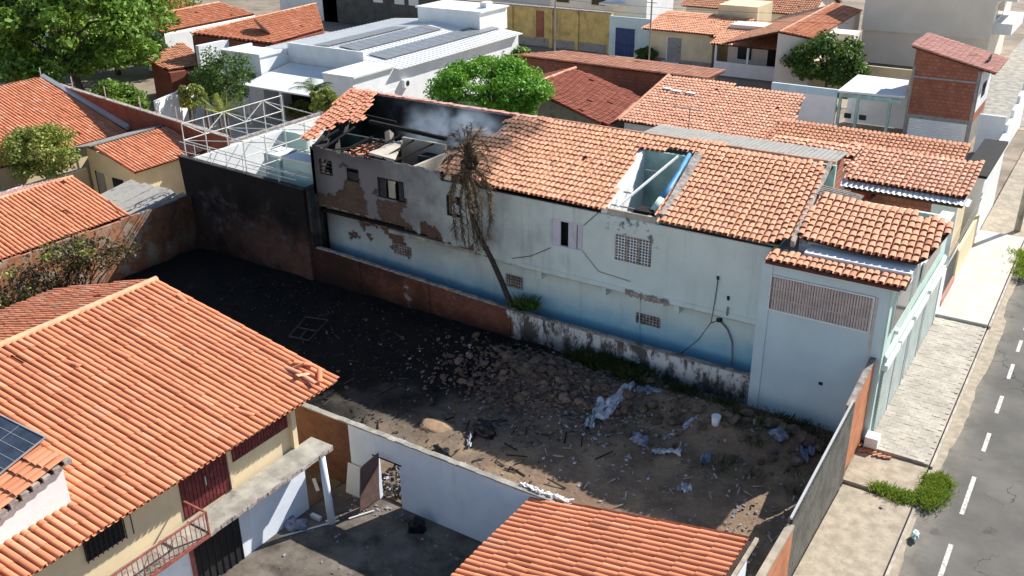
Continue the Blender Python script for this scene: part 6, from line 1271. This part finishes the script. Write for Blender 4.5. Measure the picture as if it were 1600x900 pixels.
rag('plastic_sheet', 'plastic', [(1058, 752), (1062, 742), (1080, 748), (1084, 756), (1070, 762), (1060, 760)], 'white rag alone on the shaded brown soil', 'rag', 306, 8, .12)
rag('plastic_sheet', 'plasticb', [(1245, 712), (1250, 698), (1272, 695), (1278, 715), (1268, 725), (1250, 722)], 'pale crumpled sack against the street fence', 'sack', 307, 8, .16)
rag('plastic_sheet', 'plasticb', [(1090, 715), (1095, 705), (1112, 702), (1113, 715), (1105, 720), (1095, 720)], 'blue-grey bag among weeds near the fence', 'bag', 308, 8, .14)
p = Zp(1118, 664, .5); b_ = thing('bucket', (p.x, p.y, lotz(p.x, p.y)), 'white plastic bucket on the rubble at right', 'bucket'); z_ = lotz(p.x, p.y)-.02; MB().tube([(p.x, p.y, z_), (p.x, p.y, z_+.36)], [.14, .17], 14).build('pail', 'white_clean', b_, True); MB().tube([(p.x, p.y, z_+.361), (p.x, p.y, z_+.385)], [.18, .18], 14).build('lid', 'white_clean', b_)
for (px, py, lab, sd, s_) in ((690, 710, 'black rubbish bag behind the yard wall', 311, .3), (756, 675, 'dark rubbish pile right of the white rag', 312, .45), (1215, 700, 'grey boulder-like sack near the fence', 313, .3), (1000, 690, 'blackened sack at the centre of the lot', 314, .3)):
    q = Zp(px, py, .1); blob('rubbish_bag', 'blackbag' if sd < 313 else 'plasticb', (q.x, q.y, lotz(q.x, q.y)+.1), (s_, s_*.8, s_*.6), lab, 'rubbish bag', sd, amp=.9)
q = Zp(682, 668, 0); blob('dirt_pile', 'stone', (q.x, q.y, .04), (.75, .5, .16), 'small pile of pale brown dirt behind the yard wall', 'dirt pile', 315, amp=.2).data.materials[0] = M('dirt', (.33, .22, .14), .2, 3, bump=.03)
fr = thing('bed_frame', Zp(485, 518), 'thin burnt metal frame lying on the black ground', 'frame')
c_ = [Zp(x, y, .22) for x, y in ((452, 525), (478, 495), (512, 500), (482, 532))]; m1 = c_[0].lerp(c_[1], .45); m2 = c_[3].lerp(c_[2], .45); m3 = c_[0].lerp(c_[3], .55); m4 = m1.lerp(m2, .5)
for a_, b2 in ((c_[0], c_[1]), (c_[1], c_[2]), (c_[2], c_[3]), (c_[3], c_[0]), (m1, m2), (m3, m4)): MB().tube([a_, b2], .03, 5).build('tube', 'sootmetal', fr)
q = Zp(1430, 838, .1); blob('plastic_bottle', 'mint', (q.x, q.y, .15), (.1, .22, .1), 'mint green plastic bag on the kerb by the near sidewalk', 'plastic bag', 316, amp=.6)
bxp = Zp(1366, 690, .22); eb = thing('meter_box', (-5.05, 31.3, .13), 'white meter box on the sidewalk at the corner of the front block', 'meter box'); bx('box', 'white_clean', eb, -5.2, -4.75, 31.0, 31.5, .22, .62); bx('plinth', 'mortar', eb, -5.15, -4.8, 31.02, 31.45, .13, .22)
for i in range(6): 
    x = -5.3+i*.17; o = MB().bar((x, 30.75+rnd.uniform(-.1, .1), .17), (x+.25, 30.8+rnd.uniform(-.15, .15), .19), .09, .06).build('broken_brick', 'brick_orange_y', label='broken orange brick at the step of the paved sidewalk', cat='brick', group='bricks at the sidewalk step')
flat('sidewalk_gap', 'earth', -5.24, -2.9, 28.5, 28.75, .02, kind='structure')
# ================================================================== WIRES
def wire(a, b, sag, label, r=.012):
    a = Vector(a); b = Vector(b); P = [a.lerp(b, t)-Vector((0, 0, sag*4*t*(1-t))) for t in np.linspace(0, 1, 12)]; MB().tube(P, r, 4).build('overhead_wire', 'cable', label=label, cat='wire')
wire((-62, 80, 7.5), (-20, 80, 7.5), .6, 'upper overhead wire along the back street'); wire((-62, 80.3, 6.8), (-20, 80.3, 6.8), .6, 'lower overhead wire along the back street')
for px in (867, 1015):
    p = Yp(px, 75, 80); t = thing('street_pole', (p.x, 80, 0), 'thin dark pole in front of the yellow wall' if px == 867 else 'thin dark pole in front of the cream street house', 'pole'); MB().tube([(p.x, 80, 0), (p.x, 80, 7.6)], .07, 8).build('shaft', 'metal_grey', t); MB().bar((p.x-.5, 80, 7.3), (p.x+.5, 80, 7.3), .06).build('cross_arm', 'metal_grey', t)
# ================================================================== SMOKE
bm = bmesh.new(); bmesh.ops.create_icosphere(bm, subdivisions=3, radius=1); me = bpy.data.meshes.new('smoke'); bm.to_mesh(me); bm.free()
k = N('thin_smoke'); k.t.nodes.remove(k.b); pvn = k.n('ShaderNodeVolumePrincipled'); pvn.inputs['Color'].default_value = (.66, .80, .97, 1)
tc = k.n('ShaderNodeTexCoord').outputs['Object']; ln = k.n('ShaderNodeVectorMath', operation='LENGTH'); k.set(ln.inputs[0], tc)
fall = k.ramp(ln.outputs['Value'], 1.0, .3); nz = k.ramp(k.noise(.75, 4, .6), .40, .70)
k.set(pvn.inputs['Density'], k.math('MULTIPLY', k.math('MULTIPLY', fall, nz), 1.5)); k.t.links.new(pvn.outputs[0], k.t.nodes['Material Output'].inputs['Volume'])
o = add('smoke', me, k.m, kind='stuff', label='thin bluish smoke rising inside the burnt rooms', cat='smoke'); o.location = (-26.6, 36.0, 7.4); o.scale = (3.9, 1.25, 1.9)
